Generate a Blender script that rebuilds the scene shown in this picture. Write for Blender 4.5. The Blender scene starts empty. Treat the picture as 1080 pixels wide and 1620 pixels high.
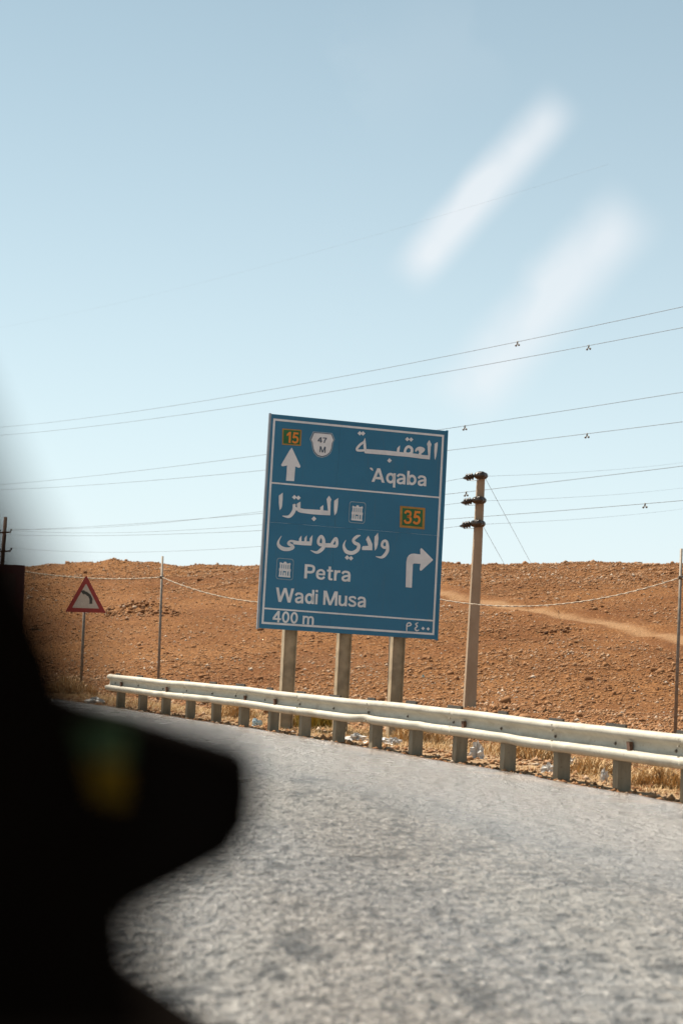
import bpy, math, random
import numpy as np
from mathutils import Vector, Matrix

random.seed(7)
RNG = np.random.default_rng(11)
SC = bpy.context.scene
COL = SC.collection
R = math.radians

# ------------------------------------------------------------------ camera
CAM_H, LENS, SENSOR = 1.33, 70.0, 24.0
FPX = LENS / SENSOR * 1080.0
PITCH = math.atan((1033 - 810) / FPX)
ROLL = R(2.5)
cd = bpy.data.cameras.new('camera')
cd.sensor_fit = 'HORIZONTAL'
cd.sensor_width = SENSOR
cd.lens = LENS
cd.clip_start, cd.clip_end = 0.05, 9000
cd.dof.use_dof = True
cd.dof.focus_distance = 37.0
cd.dof.aperture_fstop = 2.8
cam = bpy.data.objects.new('camera', cd)
COL.objects.link(cam)
cam.matrix_world = Matrix.Translation((0, 0, CAM_H)) @ Matrix.Rotation(math.pi / 2 + PITCH, 4, 'X') @ Matrix.Rotation(ROLL, 4, 'Z')
SC.camera = cam

# ------------------------------------------------------------------ sky and sun
SUN_AZ, SUN_EL = R(-50), R(60)          # azimuth measured from +Y towards +X
world = bpy.data.worlds.new('World')
SC.world = world
world.use_nodes = True
sun_d = bpy.data.lights.new('sun', 'SUN')
sun_d.energy = 5.0
sun_d.angle = R(0.53)
sun_d.color = (1.0, 0.93, 0.82)
sun = bpy.data.objects.new('sun', sun_d)
COL.objects.link(sun)
sv = Vector((math.sin(SUN_AZ) * math.cos(SUN_EL), math.cos(SUN_AZ) * math.cos(SUN_EL), math.sin(SUN_EL)))
sun.rotation_euler = sv.to_track_quat('Z', 'Y').to_euler()
SC.view_settings.view_transform = 'Standard'
SC.view_settings.look = 'None'
SC.view_settings.exposure = 0.88
SC.view_settings.gamma = 1.0
SC.view_settings.use_curve_mapping = False
SC.render.film_transparent = False
SC.cycles.max_bounces = 6


def ray(px, py):
    x, y = (px - 540) / FPX, -(py - 810) / FPX
    c, s = math.cos(ROLL), math.sin(ROLL)
    x, y = c * x - s * y, s * x + c * y
    c, s = math.cos(PITCH), math.sin(PITCH)
    return np.array([x, c - s * y, s + c * y])


def at(px, py, Y):
    d = ray(px, py)
    return d * (Y / d[1]) + np.array([0, 0, CAM_H])


class N:
    """tiny node helper"""
    def __init__(self, tree):
        self.t = tree
        tree.nodes.clear()

    def __call__(self, typ, ins=None, **props):
        n = self.t.nodes.new(typ)
        for k, v in props.items():
            setattr(n, k, v)
        for k, v in (ins or {}).items():
            if isinstance(v, bpy.types.NodeSocket):
                self.t.links.new(v, n.inputs[k])
            else:
                n.inputs[k].default_value = v
        return n

    def math(self, op, a, b=0.0, c=0.0, clamp=False):
        return self('ShaderNodeMath', {0: a, 1: b, 2: c}, operation=op, use_clamp=clamp).outputs[0]

    def smooth(self, v, a, b):
        n = self('ShaderNodeMapRange', {0: v, 1: a, 2: b, 3: 0.0, 4: 1.0}, interpolation_type='SMOOTHSTEP')
        return n.outputs[0]

    def mix(self, f, a, b, blend='MIX'):
        n = self('ShaderNodeMix', data_type='RGBA', blend_type=blend)
        for i, v in ((0, f), (6, a), (7, b)):
            if isinstance(v, bpy.types.NodeSocket):
                self.t.links.new(v, n.inputs[i])
            else:
                n.inputs[i].default_value = v if i == 0 else (*v, 1.0)[:4]
        return n.outputs[2]


def build_world():
    n = N(world.node_tree)
    sky = n('ShaderNodeTexSky', sky_type='NISHITA', sun_disc=False, sun_elevation=SUN_EL, sun_rotation=SUN_AZ,
            altitude=900.0, air_density=0.6, dust_density=0.6, ozone_density=1.0)
    co = n('ShaderNodeTexCoord').outputs['Generated']

    def streak(px, py, qx, qy, half_w, soft, warp, seed):
        """pale streak painted between two directions of the sky: window reflections and one faint cloud"""
        a, b = Vector(ray(px, py)).normalized(), Vector(ray(qx, qy)).normalized()
        c = (a + b).normalized()
        e1 = (b - a - c * (b - a).dot(c)).normalized()
        e2 = c.cross(e1)
        L = math.tan(math.acos(max(-1, min(1, a.dot(b)))) / 2)
        w = half_w / FPX

        def dot(v):
            return n('ShaderNodeVectorMath', {0: co, 1: tuple(v)}, operation='DOT_PRODUCT').outputs['Value']
        dc = dot(c)
        u, v = n.math('DIVIDE', dot(e1), dc), n.math('DIVIDE', dot(e2), dc)
        nz = n('ShaderNodeTexNoise', {'Vector': co, 'Scale': 26.0 + seed, 'Detail': 3.0}).outputs[0]
        off = n.math('MULTIPLY_ADD', nz, warp * w, -0.5 * warp * w)
        v = n.math('ABSOLUTE', n.math('ADD', v, off))
        u = n.math('ABSOLUTE', n.math('ADD', u, n.math('MULTIPLY', off, 1.5)))
        m = n.math('MULTIPLY', n.math('SUBTRACT', 1.0, n.smooth(v, w * (1 - soft), w * (1 + soft))),
                   n.math('SUBTRACT', 1.0, n.smooth(u, L * 0.72, L * 1.18)))
        m = n.math('MULTIPLY', m, n.smooth(dc, 0.2, 0.5))
        return n.math('MULTIPLY', m, n.math('MULTIPLY_ADD', nz, 1.1, 0.42), clamp=True)

    s1 = streak(650, 432, 885, 165, 27, 0.95, 0.5, 0.0)  # window-glass reflection painted into the sky colour
    s2 = streak(722, 640, 1000, 330, 40, 1.0, 0.7, 3.0)  # second window-glass reflection, painted the same way
    s4 = streak(560, 130, 760, 40, 70, 0.95, 1.5, 9.0)
    col = n.mix(1.0, sky.outputs[0], (0.93, 1.01, 0.72), 'MULTIPLY')
    # dust haze that thickens towards the horizon, the same all round
    zz = n.math('MAXIMUM', n('ShaderNodeSeparateXYZ', {0: co}).outputs[2], 0.0)
    hz = n.math('EXPONENT', n.math('MULTIPLY', zz, -1 / 0.25))
    col = n.mix(hz, col, (4.14, 4.52, 4.80))
    m = n.math('MAXIMUM', n.math('MULTIPLY', s1, 0.72), n.math('MULTIPLY', s2, 0.62))
    m = n.math('MAXIMUM', m, n.math('MULTIPLY', s4, 0.05))
    col = n.mix(m, col, (4.65, 4.8, 4.95))
    bg = n('ShaderNodeBackground', {'Color': col, 'Strength': 0.107})
    out = n('ShaderNodeOutputWorld', {'Surface': bg.outputs[0]})


build_world()


# ------------------------------------------------------------------ materials
def material(name, fn):
    m = bpy.data.materials.new(name)
    m.use_nodes = True
    n = N(m.node_tree)
    p = n('ShaderNodeBsdfPrincipled')
    fn(n, p)
    n('ShaderNodeOutputMaterial', {'Surface': p.outputs[0]})
    return m


def put(n, p, **kw):
    for k, v in kw.items():
        k = k.replace('_', ' ')
        if isinstance(v, bpy.types.NodeSocket):
            n.t.links.new(v, p.inputs[k])
        else:
            p.inputs[k].default_value = (*v, 1.0) if isinstance(v, tuple) and len(v) == 3 else v


def noise(n, scale, detail=4.0, rough=0.55, vec=None, dist=0.0):
    ins = {'Scale': scale, 'Detail': detail, 'Roughness': rough, 'Distortion': dist}
    ins['Vector'] = vec if vec is not None else n('ShaderNodeTexCoord').outputs['Object']
    return n('ShaderNodeTexNoise', ins).outputs[0]


def stretched(n, sx, sy, sz, rz=0.0):
    co = n('ShaderNodeTexCoord').outputs['Object']
    return n('ShaderNodeMapping', {'Vector': co, 'Rotation': (0, 0, rz), 'Scale': (sx, sy, sz)}).outputs[0]


def plain(name, col, rough=0.6, vary=0.12, scale=6.0, metal=0.0, bump=0.0, bscale=60.0, spec=0.5):
    def fn(n, p):
        a = tuple(c * (1 - vary) for c in col)
        b = tuple(min(1, c * (1 + vary)) for c in col)
        f = n.smooth(noise(n, scale, 5.0), 0.3, 0.7)
        put(n, p, Base_Color=n.mix(f, a, b), Roughness=rough, Metallic=metal)
        p.inputs['Specular IOR Level'].default_value = spec
        if bump:
            bp = n('ShaderNodeBump', {'Height': noise(n, bscale, 3.0), 'Strength': bump, 'Distance': 0.01})
            put(n, p, Normal=bp.outputs[0])
    return material(name, fn)


def fn_soil(n, p):
    a1 = n('ShaderNodeAttribute', attribute_name='track').outputs['Fac']
    a1 = n.smooth(n.math('ADD', a1, n.math('MULTIPLY', noise(n, 1.2, 4.0), 0.4)), 1.25, 0.30)
    big = noise(n, 0.09, 5.0, 0.6)
    mid = noise(n, 0.7, 6.0, 0.65)
    fine = noise(n, 7.0, 6.0, 0.7)
    c = n.mix(n.smooth(big, 0.35, 0.65), (0.142, 0.052, 0.015), (0.205, 0.086, 0.027))
    c = n.mix(n.math('MULTIPLY', n.smooth(noise(n, 0.035, 4.0, 0.6), 0.45, 0.62), 0.45), c, (0.29, 0.135, 0.050))
    c = n.mix(n.math('MULTIPLY', n.smooth(noise(n, 0.16, 4.0, 0.6), 0.55, 0.70), 0.5), c, (0.15, 0.070, 0.030))
    c = n.mix(n.math('MULTIPLY', n.smooth(mid, 0.42, 0.75), 0.5), c, (0.15, 0.066, 0.027))
    c = n.mix(n.math('MULTIPLY', n.smooth(fine, 0.5, 0.8), 0.5), c, (0.35, 0.175, 0.068))
    c = n.mix(n.math('MULTIPLY', n.smooth(noise(n, 22.0, 4.0, 0.7), 0.55, 0.7), 0.45), c, (0.12, 0.058, 0.028))
    c = n.mix(n.math('MULTIPLY', a1, n.math('MULTIPLY_ADD', mid, 0.5, 0.40)), c, (0.33, 0.195, 0.100))
    v2 = n('ShaderNodeTexVoronoi', {'Vector': n('ShaderNodeTexCoord').outputs['Object'], 'Scale': 6.5, 'Randomness': 1.0})
    peb = v2.outputs['Distance']
    clear = n.math('SUBTRACT', 1.0, a1)
    c = n.mix(n.math('MULTIPLY', n.math('MULTIPLY', n.smooth(peb, 0.50, 0.68), 0.6), clear), c, (0.095, 0.040, 0.015))
    pc = n('ShaderNodeSeparateColor', {0: v2.outputs['Color']}).outputs[0]
    c = n.mix(n.math('MULTIPLY', n.math('MULTIPLY', n.smooth(pc, 0.55, 1.0), n.smooth(peb, 0.42, 0.2)), n.math('MULTIPLY', clear, 0.7)), c, (0.48, 0.28, 0.135))
    vg = n('ShaderNodeAttribute', attribute_name='verge').outputs['Fac']
    vg = n.math('MULTIPLY', n.smooth(n.math('ADD', vg, n.math('MULTIPLY', mid, 2.5)), 6.5, 2.2), 0.85)
    c = n.mix(vg, c, n.mix(n.smooth(fine, 0.35, 0.65), (0.27, 0.165, 0.085), (0.46, 0.32, 0.19)))
    put(n, p, Base_Color=c, Roughness=0.95)
    p.inputs['Specular IOR Level'].default_value = 0.1
    h = n.math('ADD', n.math('MULTIPLY', mid, 1.0), n.math('MULTIPLY', fine, 0.35))
    h = n.math('ADD', h, n.math('MULTIPLY', peb, -0.45))
    h = n.math('ADD', h, n.math('MULTIPLY', noise(n, 26.0, 3.0), 0.16))
    bp = n('ShaderNodeBump', {'Height': h, 'Strength': 0.85, 'Distance': 0.22})
    put(n, p, Normal=bp.outputs[0])


def fn_road(n, p):
    # worn chip seal: stones in tar, wheel paths run along the road
    across = n('ShaderNodeAttribute', attribute_name='across').outputs['Fac']
    vec = stretched(n, 1.0, 0.35, 1.0, R(20))
    co = n('ShaderNodeTexCoord').outputs['Object']
    grit = n('ShaderNodeTexVoronoi', {'Vector': co, 'Scale': 34.0, 'Randomness': 1.0}).outputs['Distance']
    vec2 = stretched(n, 1.0, 0.36, 1.0)
    grit2 = noise(n, 17.0, 5.0, 0.72, vec2)
    lump = noise(n, 2.6, 5.0, 0.7, vec2)
    ripple = noise(n, 8.5, 4.0, 0.62, stretched(n, 0.8, 0.62, 1.0, R(-6)), 0.3)
    patch = noise(n, 0.45, 5.0, 0.6, vec)
    wob = n.math('MULTIPLY_ADD', noise(n, 0.25, 3.0), 1.6, -0.8)
    lane = n.math('SINE', n.math('MULTIPLY', n.math('ADD', across, wob), 2.6))
    worn = n.math('MULTIPLY_ADD', n.smooth(n.math('ADD', across, n.math('MULTIPLY', patch, 1.6)), 2.4, 5.4), 0.55, 0.45)
    c = n.mix(n.smooth(patch, 0.35, 0.68), (0.290, 0.252, 0.213), (0.385, 0.338, 0.288))
    c = n.mix(n.math('MULTIPLY', n.smooth(lane, 0.1, 0.95), 0.6), c, (0.275, 0.258, 0.242))
    c = n.mix(n.math('MULTIPLY', n.smooth(grit2, 0.53, 0.64), n.math('MULTIPLY', worn, 0.9)), c, (0.56, 0.51, 0.45))
    c = n.mix(n.math('MULTIPLY', n.smooth(grit2, 0.47, 0.38), n.math('MULTIPLY', worn, 0.95)), c, (0.045, 0.038, 0.030))
    c = n.mix(n.math('MULTIPLY', n.smooth(lump, 0.46, 0.37), n.math('MULTIPLY', worn, 0.8)), c, (0.060, 0.050, 0.041))
    c = n.mix(n.math('MULTIPLY', n.smooth(lump, 0.56, 0.66), 0.55), c, (0.40, 0.36, 0.315))
    c = n.mix(n.math('MULTIPLY', n.smooth(ripple, 0.45, 0.34), n.math('MULTIPLY', worn, 0.6)), c, (0.080, 0.063, 0.047))
    c = n.mix(n.math('MULTIPLY', n.smooth(ripple, 0.55, 0.66), n.math('MULTIPLY', worn, 0.5)), c, (0.44, 0.385, 0.325))
    c = n.mix(n.math('MULTIPLY', n.math('SUBTRACT', 1.0, worn), 1.1), c, (0.185, 0.172, 0.162))
    dust = n.math('MULTIPLY', n.smooth(n.math('ADD', across, n.math('MULTIPLY', noise(n, 1.1, 5.0, 0.65), 2.6)), 2.1, 0.9), 0.85)
    c = n.mix(dust, c, (0.33, 0.235, 0.165))
    put(n, p, Base_Color=c, Roughness=n.math('MULTIPLY_ADD', patch, 0.20, 0.17))
    p.inputs['Specular IOR Level'].default_value = 0.75
    h = n.math('ADD', n.math('MULTIPLY', grit, -0.5), n.math('MULTIPLY', grit2, 1.1))
    h = n.math('ADD', h, n.math('MULTIPLY', lump, 3.0))
    h = n.math('ADD', h, n.math('MULTIPLY', ripple, 4.4))
    bp = n('ShaderNodeBump', {'Height': h, 'Strength': n.math('MULTIPLY_ADD', worn, 0.6, 0.4), 'Distance': 0.085})
    put(n, p, Normal=bp.outputs[0])


def fn_stone(n, p):
    t = n('ShaderNodeAttribute', attribute_name='tone').outputs['Fac']
    r = n('ShaderNodeValToRGB', {'Fac': t})
    e = r.color_ramp.elements
    e[0].position, e[0].color = 0.0, (0.085, 0.048, 0.030, 1)
    e[1].position, e[1].color = 1.0, (0.46, 0.36, 0.27, 1)
    for ps, cl in ((0.25, (0.19, 0.084, 0.035, 1)), (0.6, (0.29, 0.142, 0.062, 1)), (0.85, (0.36, 0.215, 0.12, 1))):
        x = e.new(ps)
        x.color = cl
    put(n, p, Base_Color=n.mix(n.smooth(noise(n, 9.0, 4.0), 0.35, 0.7), r.outputs[0], (0.20, 0.125, 0.08)) if False else r.outputs[0], Roughness=0.92)
    p.inputs['Specular IOR Level'].default_value = 0.15


def fn_grass(n, p):
    t = n('ShaderNodeAttribute', attribute_name='tone').outputs['Fac']
    r = n('ShaderNodeValToRGB', {'Fac': t})
    e = r.color_ramp.elements
    e[0].position, e[0].color = 0.0, (0.24, 0.135, 0.052, 1)
    e[1].position, e[1].color = 1.0, (0.60, 0.44, 0.25, 1)
    x = e.new(0.5)
    x.color = (0.54, 0.335, 0.135, 1)
    put(n, p, Base_Color=r.outputs[0], Roughness=0.8)


def fn_yellow(n, p):
    t = n('ShaderNodeAttribute', attribute_name='tone').outputs['Fac']
    put(n, p, Base_Color=n.mix(t, (0.20, 0.13, 0.02), (0.46, 0.34, 0.05)), Roughness=0.8)


def fn_rail(n, p):
    # galvanised steel gone cream with dust, rust freckles
    v = stretched(n, 1.0, 1.0, 3.0)
    f = noise(n, 3.0, 6.0, 0.65, v)
    sp = noise(n, 30.0, 4.0, 0.6)
    c = n.mix(n.smooth(f, 0.35, 0.7), (0.42, 0.375, 0.295), (0.50, 0.455, 0.365))
    c = n.mix(n.math('MULTIPLY', n.smooth(sp, 0.62, 0.70), 0.7), c, (0.22, 0.12, 0.06))
    c = n.mix(n.math('MULTIPLY', n.smooth(noise(n, 1.6, 5.0, 0.65, v), 0.52, 0.68), 0.55), c, (0.30, 0.235, 0.16))
    put(n, p, Base_Color=c, Roughness=0.6, Metallic=0.15)
    bp = n('ShaderNodeBump', {'Height': noise(n, 5.0, 3.0), 'Strength': 0.25, 'Distance': 0.01})
    put(n, p, Normal=bp.outputs[0])


def fn_post(n, p):
    f = noise(n, 8.0, 6.0, 0.65, stretched(n, 1, 1, 0.3))
    c = n.mix(n.smooth(f, 0.35, 0.7), (0.20, 0.165, 0.110), (0.29, 0.245, 0.170))
    c = n.mix(n.math('MULTIPLY', n.smooth(noise(n, 18.0, 4.0), 0.6, 0.75), 0.5), c, (0.15, 0.085, 0.045))
    put(n, p, Base_Color=c, Roughness=0.75, Metallic=0.1)


def fn_sign_blue(n, p):
    f = noise(n, 1.3, 5.0, 0.6)
    st = noise(n, 4.0, 5.0, 0.65, stretched(n, 3.0, 3.0, 0.35))
    c = n.mix(n.smooth(f, 0.3, 0.7), (0.015, 0.148, 0.262), (0.018, 0.166, 0.290))
    c = n.mix(n.math('MULTIPLY', n.smooth(st, 0.54, 0.72), 0.5), c, (0.040, 0.145, 0.22))
    put(n, p, Base_Color=c, Roughness=0.42)


def fn_concrete(n, p):
    f = noise(n, 2.5, 6.0, 0.65, stretched(n, 1, 1, 0.4))
    c = n.mix(n.smooth(f, 0.3, 0.7), (0.36, 0.255, 0.160), (0.44, 0.325, 0.215))
    put(n, p, Base_Color=c, Roughness=0.9)
    bp = n('ShaderNodeBump', {'Height': noise(n, 30.0, 4.0), 'Strength': 0.4, 'Distance': 0.01})
    put(n, p, Normal=bp.outputs[0])


M = {
    'soil': material('soil', fn_soil), 'road': material('chip_seal', fn_road), 'stone': material('stone', fn_stone),
    'grass': material('dry_grass', fn_grass), 'yellow': material('yellow_shrub', fn_yellow),
    'rail': material('rail_steel', fn_rail), 'post': material('post_steel', fn_post),
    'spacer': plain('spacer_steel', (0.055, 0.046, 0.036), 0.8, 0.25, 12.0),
    'signpost': plain('sign_post_steel', (0.43, 0.325, 0.205), 0.7, 0.22, 5.0, 0.1, 0.3, 40.0),
    'blue': material('sign_blue', fn_sign_blue), 'concrete': material('concrete', fn_concrete),
    'white': plain('sign_white', (0.76, 0.745, 0.735), 0.45, 0.08, 5.0),
    'edge': plain('sign_edge_lit', (0.30, 0.33, 0.36), 0.5, 0.15, 4.0, 0.3),
    'shieldtext': plain('shield_text', (0.06, 0.085, 0.12), 0.5),
    'shieldline': plain('shield_line', (0.17, 0.24, 0.30), 0.5),
    'iconline': plain('icon_line', (0.28, 0.37, 0.43), 0.5),
    'green': plain('plate_green', (0.010, 0.125, 0.030), 0.45),
    'orange': plain('numeral_orange', (0.78, 0.235, 0.015), 0.45, 0.06),
    'ochre': plain('plate_border', (0.42, 0.205, 0.030), 0.5),
    'red': plain('sign_red', (0.29, 0.024, 0.016), 0.5, 0.1),
    'cream': plain('sign_cream', (0.52, 0.455, 0.375), 0.5, 0.08),
    'black': plain('sign_black', (0.045, 0.045, 0.035), 0.6),
    'pole': plain('pole_steel', (0.24, 0.20, 0.155), 0.6, 0.2, 9.0, 0.2),
    'wood': plain('pole_wood', (0.13, 0.070, 0.040), 0.85, 0.2, 6.0),
    'wire': plain('wire', (0.15, 0.15, 0.15), 0.5, 0.1, 2.0, 0.5),
    'thin': plain('thin_wire', (0.16, 0.16, 0.16), 0.5, 0.1, 2.0, 0.3),
    'rope': plain('rope', (0.50, 0.40, 0.29), 0.8, 0.2, 20.0),
    'insul': plain('insulator', (0.055, 0.036, 0.022), 0.3, 0.25, 30.0),
    'metal': plain('dark_metal', (0.16, 0.13, 0.10), 0.5, 0.2, 15.0, 0.5),
    'rust': plain('rust', (0.13, 0.062, 0.033), 0.85, 0.3, 40.0),
    'litter': plain('litter_white', (0.56, 0.53, 0.49), 0.6, 0.08, 12.0),
    'litterblue': plain('litter_blue', (0.42, 0.55, 0.62), 0.4, 0.2, 12.0),
    'litterteal': plain('litter_teal', (0.20, 0.42, 0.44), 0.4, 0.2, 12.0),
    'trim': plain('car_trim', (0.0055, 0.0042, 0.0034), 0.85, 0.15, 30.0, spec=0.0),
    'mirror': plain('mirror_glass', (0.0055, 0.004, 0.0032), 0.5, 0.1, 10.0, spec=0.02),
    'amber': plain('amber_reflection', (0.30, 0.175, 0.010), 0.5, 0.1, 40.0, spec=0.1),
    'reflgreen': plain('green_reflection', (0.085, 0.150, 0.070), 0.5, 0.1, 40.0, spec=0.1),
    'boardface': plain('board_face', (0.075, 0.040, 0.030), 0.7, 0.2, 3.0),
    'boardred': plain('board_red', (0.085, 0.015, 0.010), 0.6, 0.15, 4.0),
}


# ------------------------------------------------------------------ mesh helpers
class MB:
    def __init__(self):
        self.v, self.f, self.tone = [], [], []

    def add(self, vs, fs):
        b = len(self.v)
        self.v += [tuple(map(float, x)) for x in vs]
        self.f += [tuple(i + b for i in f) for f in fs]
        return b

    def box(self, c, e1, e2, e3):
        """box from centre and three half axes"""
        c, e1, e2, e3 = map(np.asarray, (c, e1, e2, e3))
        vs = [c + a * e1 + b * e2 + d * e3 for d in (-1, 1) for b in (-1, 1) for a in (-1, 1)]
        self.add(vs, [(0, 2, 3, 1), (4, 5, 7, 6), (0, 1, 5, 4), (2, 6, 7, 3), (0, 4, 6, 2), (1, 3, 7, 5)])

    def tube(self, pts, rad, seg=8, cap=True):
        pts = [np.asarray(p, float) for p in pts]
        rad = rad if hasattr(rad, '__len__') else [rad] * len(pts)
        rings = []
        for i, p in enumerate(pts):
            d = pts[min(i + 1, len(pts) - 1)] - pts[max(i - 1, 0)]
            d = d / np.linalg.norm(d)
            a = np.cross(d, (0, 0, 1) if abs(d[2]) < 0.9 else (1, 0, 0))
            a /= np.linalg.norm(a)
            b = np.cross(d, a)
            rings.append([p + rad[i] * (math.cos(t) * a + math.sin(t) * b) for t in np.linspace(0, 2 * math.pi, seg, endpoint=False)])
        vs = [v for r in rings for v in r]
        fs = [(i * seg + k, i * seg + (k + 1) % seg, (i + 1) * seg + (k + 1) % seg, (i + 1) * seg + k)
              for i in range(len(pts) - 1) for k in range(seg)]
        if cap:
            fs += [tuple(range(seg))[::-1], tuple((len(pts) - 1) * seg + k for k in range(seg))]
        self.add(vs, fs)

    def prism(self, poly, axis):
        """closed polygon (3-D points) pushed along axis"""
        k = len(poly)
        poly = [np.asarray(p, float) for p in poly]
        axis = np.asarray(axis, float)
        vs = poly + [p + axis for p in poly]
        self.add(vs, [tuple(range(k))[::-1], tuple(range(k, 2 * k))] + [(i, (i + 1) % k, (i + 1) % k + k, i + k) for i in range(k)])

    def build(self, name, mat, parent=None, base=None, smooth=False):
        base = np.asarray(base if base is not None else (parent['_b'] if parent is not None and '_b' in parent else (0, 0, 0)), float)
        me = bpy.data.meshes.new(name)
        me.from_pydata([tuple(np.asarray(v) - base) for v in self.v], [], self.f)
        if smooth:
            me.polygons.foreach_set('use_smooth', [True] * len(me.polygons))
        me.materials.append(M[mat])
        me.update()
        o = bpy.data.objects.new(name, me)
        COL.objects.link(o)
        if parent is not None:
            o.parent = parent
        else:
            o.location = base
        return o


BASES = {}


def np_mesh(name, V, F, mat, tone=None, attr='tone', smooth=False):
    """fast mesh of triangles / quads from numpy arrays"""
    me = bpy.data.meshes.new(name)
    k = F.shape[1]
    me.vertices.add(len(V))
    me.vertices.foreach_set('co', np.ascontiguousarray(V, np.float32).ravel())
    me.loops.add(F.size)
    me.loops.foreach_set('vertex_index', np.ascontiguousarray(F, np.int32).ravel())
    me.polygons.add(len(F))
    me.polygons.foreach_set('loop_start', np.arange(0, F.size, k, dtype=np.int32))
    me.update(calc_edges=True)
    if smooth:
        me.polygons.foreach_set('use_smooth', np.ones(len(F), bool))
    if tone is not None:
        a = me.attributes.new(attr, 'FLOAT', 'POINT')
        a.data.foreach_set('value', np.ascontiguousarray(tone, np.float32))
    me.materials.append(M[mat])
    o = bpy.data.objects.new(name, me)
    COL.objects.link(o)
    return o


def tag(o, label=None, cat=None, group=None, kind=None):
    for k, v in (('label', label), ('category', cat), ('group', group), ('kind', kind)):
        if v:
            o[k] = v
    return o


def thing(name, base, label, cat, group=None):
    o = bpy.data.objects.new(name, None)
    COL.objects.link(o)
    o.location = tuple(map(float, base))
    BASES[o.name] = np.asarray(base, float)
    return tag(o, label, cat, group, 'thing')


def part(mb, name, mat, parent, smooth=False):
    root = parent
    while root.parent:
        root = root.parent
    return mb.build(name, mat, parent, BASES.get(root.name, np.array(root.location)), smooth)


# ------------------------------------------------------------------ noise for the land
def vnoise(x, y, seed=0):
    xi, yi = np.floor(x).astype(np.int64), np.floor(y).astype(np.int64)
    xf, yf = x - xi, y - yi

    def h(a, b):
        k = (a * 374761393 + b * 668265263 + seed * 1442695041) & 0xffffffff
        k = ((k ^ (k >> 13)) * 1274126177) & 0xffffffff
        return ((k ^ (k >> 16)) & 0xffff) / 65535.0
    u, v = xf * xf * (3 - 2 * xf), yf * yf * (3 - 2 * yf)
    return (h(xi, yi) * (1 - u) + h(xi + 1, yi) * u) * (1 - v) + (h(xi, yi + 1) * (1 - u) + h(xi + 1, yi + 1) * u) * v


def fbm(x, y, seed=0, octv=4, gain=0.5):
    s, a, t = 0.0, 1.0, 0.0
    for i in range(octv):
        s = s + a * (vnoise(x * 2 ** i + 13.7 * i, y * 2 ** i - 7.1 * i, seed + i) - 0.5)
        t += a
        a *= gain
    return s / t * 2


def sstep(v, a, b):
    t = np.clip((v - a) / (b - a), 0, 1)
    return t * t * (3 - 2 * t)


# line of the guard rail posts, which the road follows (bends left far ahead)
QA, QB, QC = -2.44422306e-03, -2.15896340e-01, 9.01677925


def rail_x(Y):
    return QA * Y * Y + QB * Y + QC


def rail_d(Y):
    """unit direction of the rail, away from the camera"""
    s = 2 * QA * Y + QB
    k = 1 / math.sqrt(1 + s * s)
    return np.array([s * k, k, 0.0])


def side_of(X, Y):
    """metres to the right of the post line"""
    Yc = np.clip(Y, -80, 140)
    s = 2 * QA * Yc + QB
    x0 = rail_x(Yc) + s * (Y - Yc)
    return (X - x0) / np.sqrt(1 + s * s)


TRACK = None
ROAD_EDGE = -0.35      # right edge of the tarmac, relative to the posts
ROAD_W = 13.5


def land(X, Y):
    X, Y = np.asarray(X, float), np.asarray(Y, float)
    s = side_of(X, Y)
    t = 0.72 * X + 0.69 * Y
    z = -0.03 - 0.34 * sstep(s, 0.6, 7.0)
    hill = np.clip((t - 58) / 57.0, 0, None)
    prof = np.where(hill < 1, hill * 0.93 + 0.07 * sstep(hill, 0, 1) , 1.0)
    soft = sstep(t, 52, 66)
    z = z + 9.15 * prof * soft
    z = z - 0.012 * np.clip(t - 116, 0, 400)                      # the back of the ridge falls away
    left = sstep(-X + 0.12 * Y, 14, 34)
    rough = sstep(t, 50, 75) * (1 - 0.9 * sstep(t, 200, 500))
    z = z + rough * ((0.09 + 0.40 * left) * fbm(X / 13, Y / 13, 3, 4) + 0.20 * fbm(X / 2.6, Y / 2.6, 8, 3) + 0.07 * fbm(X / 0.9, Y / 0.9, 5, 2))
    crest = np.exp(-((t - 113) / 9.0) ** 2)
    z = z + crest * left * (-0.15 + 0.75 * fbm(X / 5.0, Y / 5.0, 21, 3))
    z = z + sstep(s, 0.8, 3.0) * (1 - sstep(t, 50, 70)) * 0.06 * fbm(X / 1.6, Y / 1.6, 9, 3)
    inroad = (s < ROAD_EDGE + 0.1) & (s > ROAD_EDGE - ROAD_W - 0.1)
    z = np.where(inroad, -0.05, z)
    far = sstep(np.hypot(X, Y), 600, 2600)
    return z * (1 - far) - 3.0 * far


def hit(px, py, y0=20.0, y1=230.0):
    """where the line of sight through a picture point meets the land"""
    d = ray(px, py)
    Y = np.linspace(y0, y1, 8000)
    X, Z = d[0] / d[1] * Y, CAM_H + d[2] / d[1] * Y
    k = np.argmax(land(X, Y) >= Z)
    return np.array([X[k], Y[k], float(land(X[k], Y[k]))])


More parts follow.
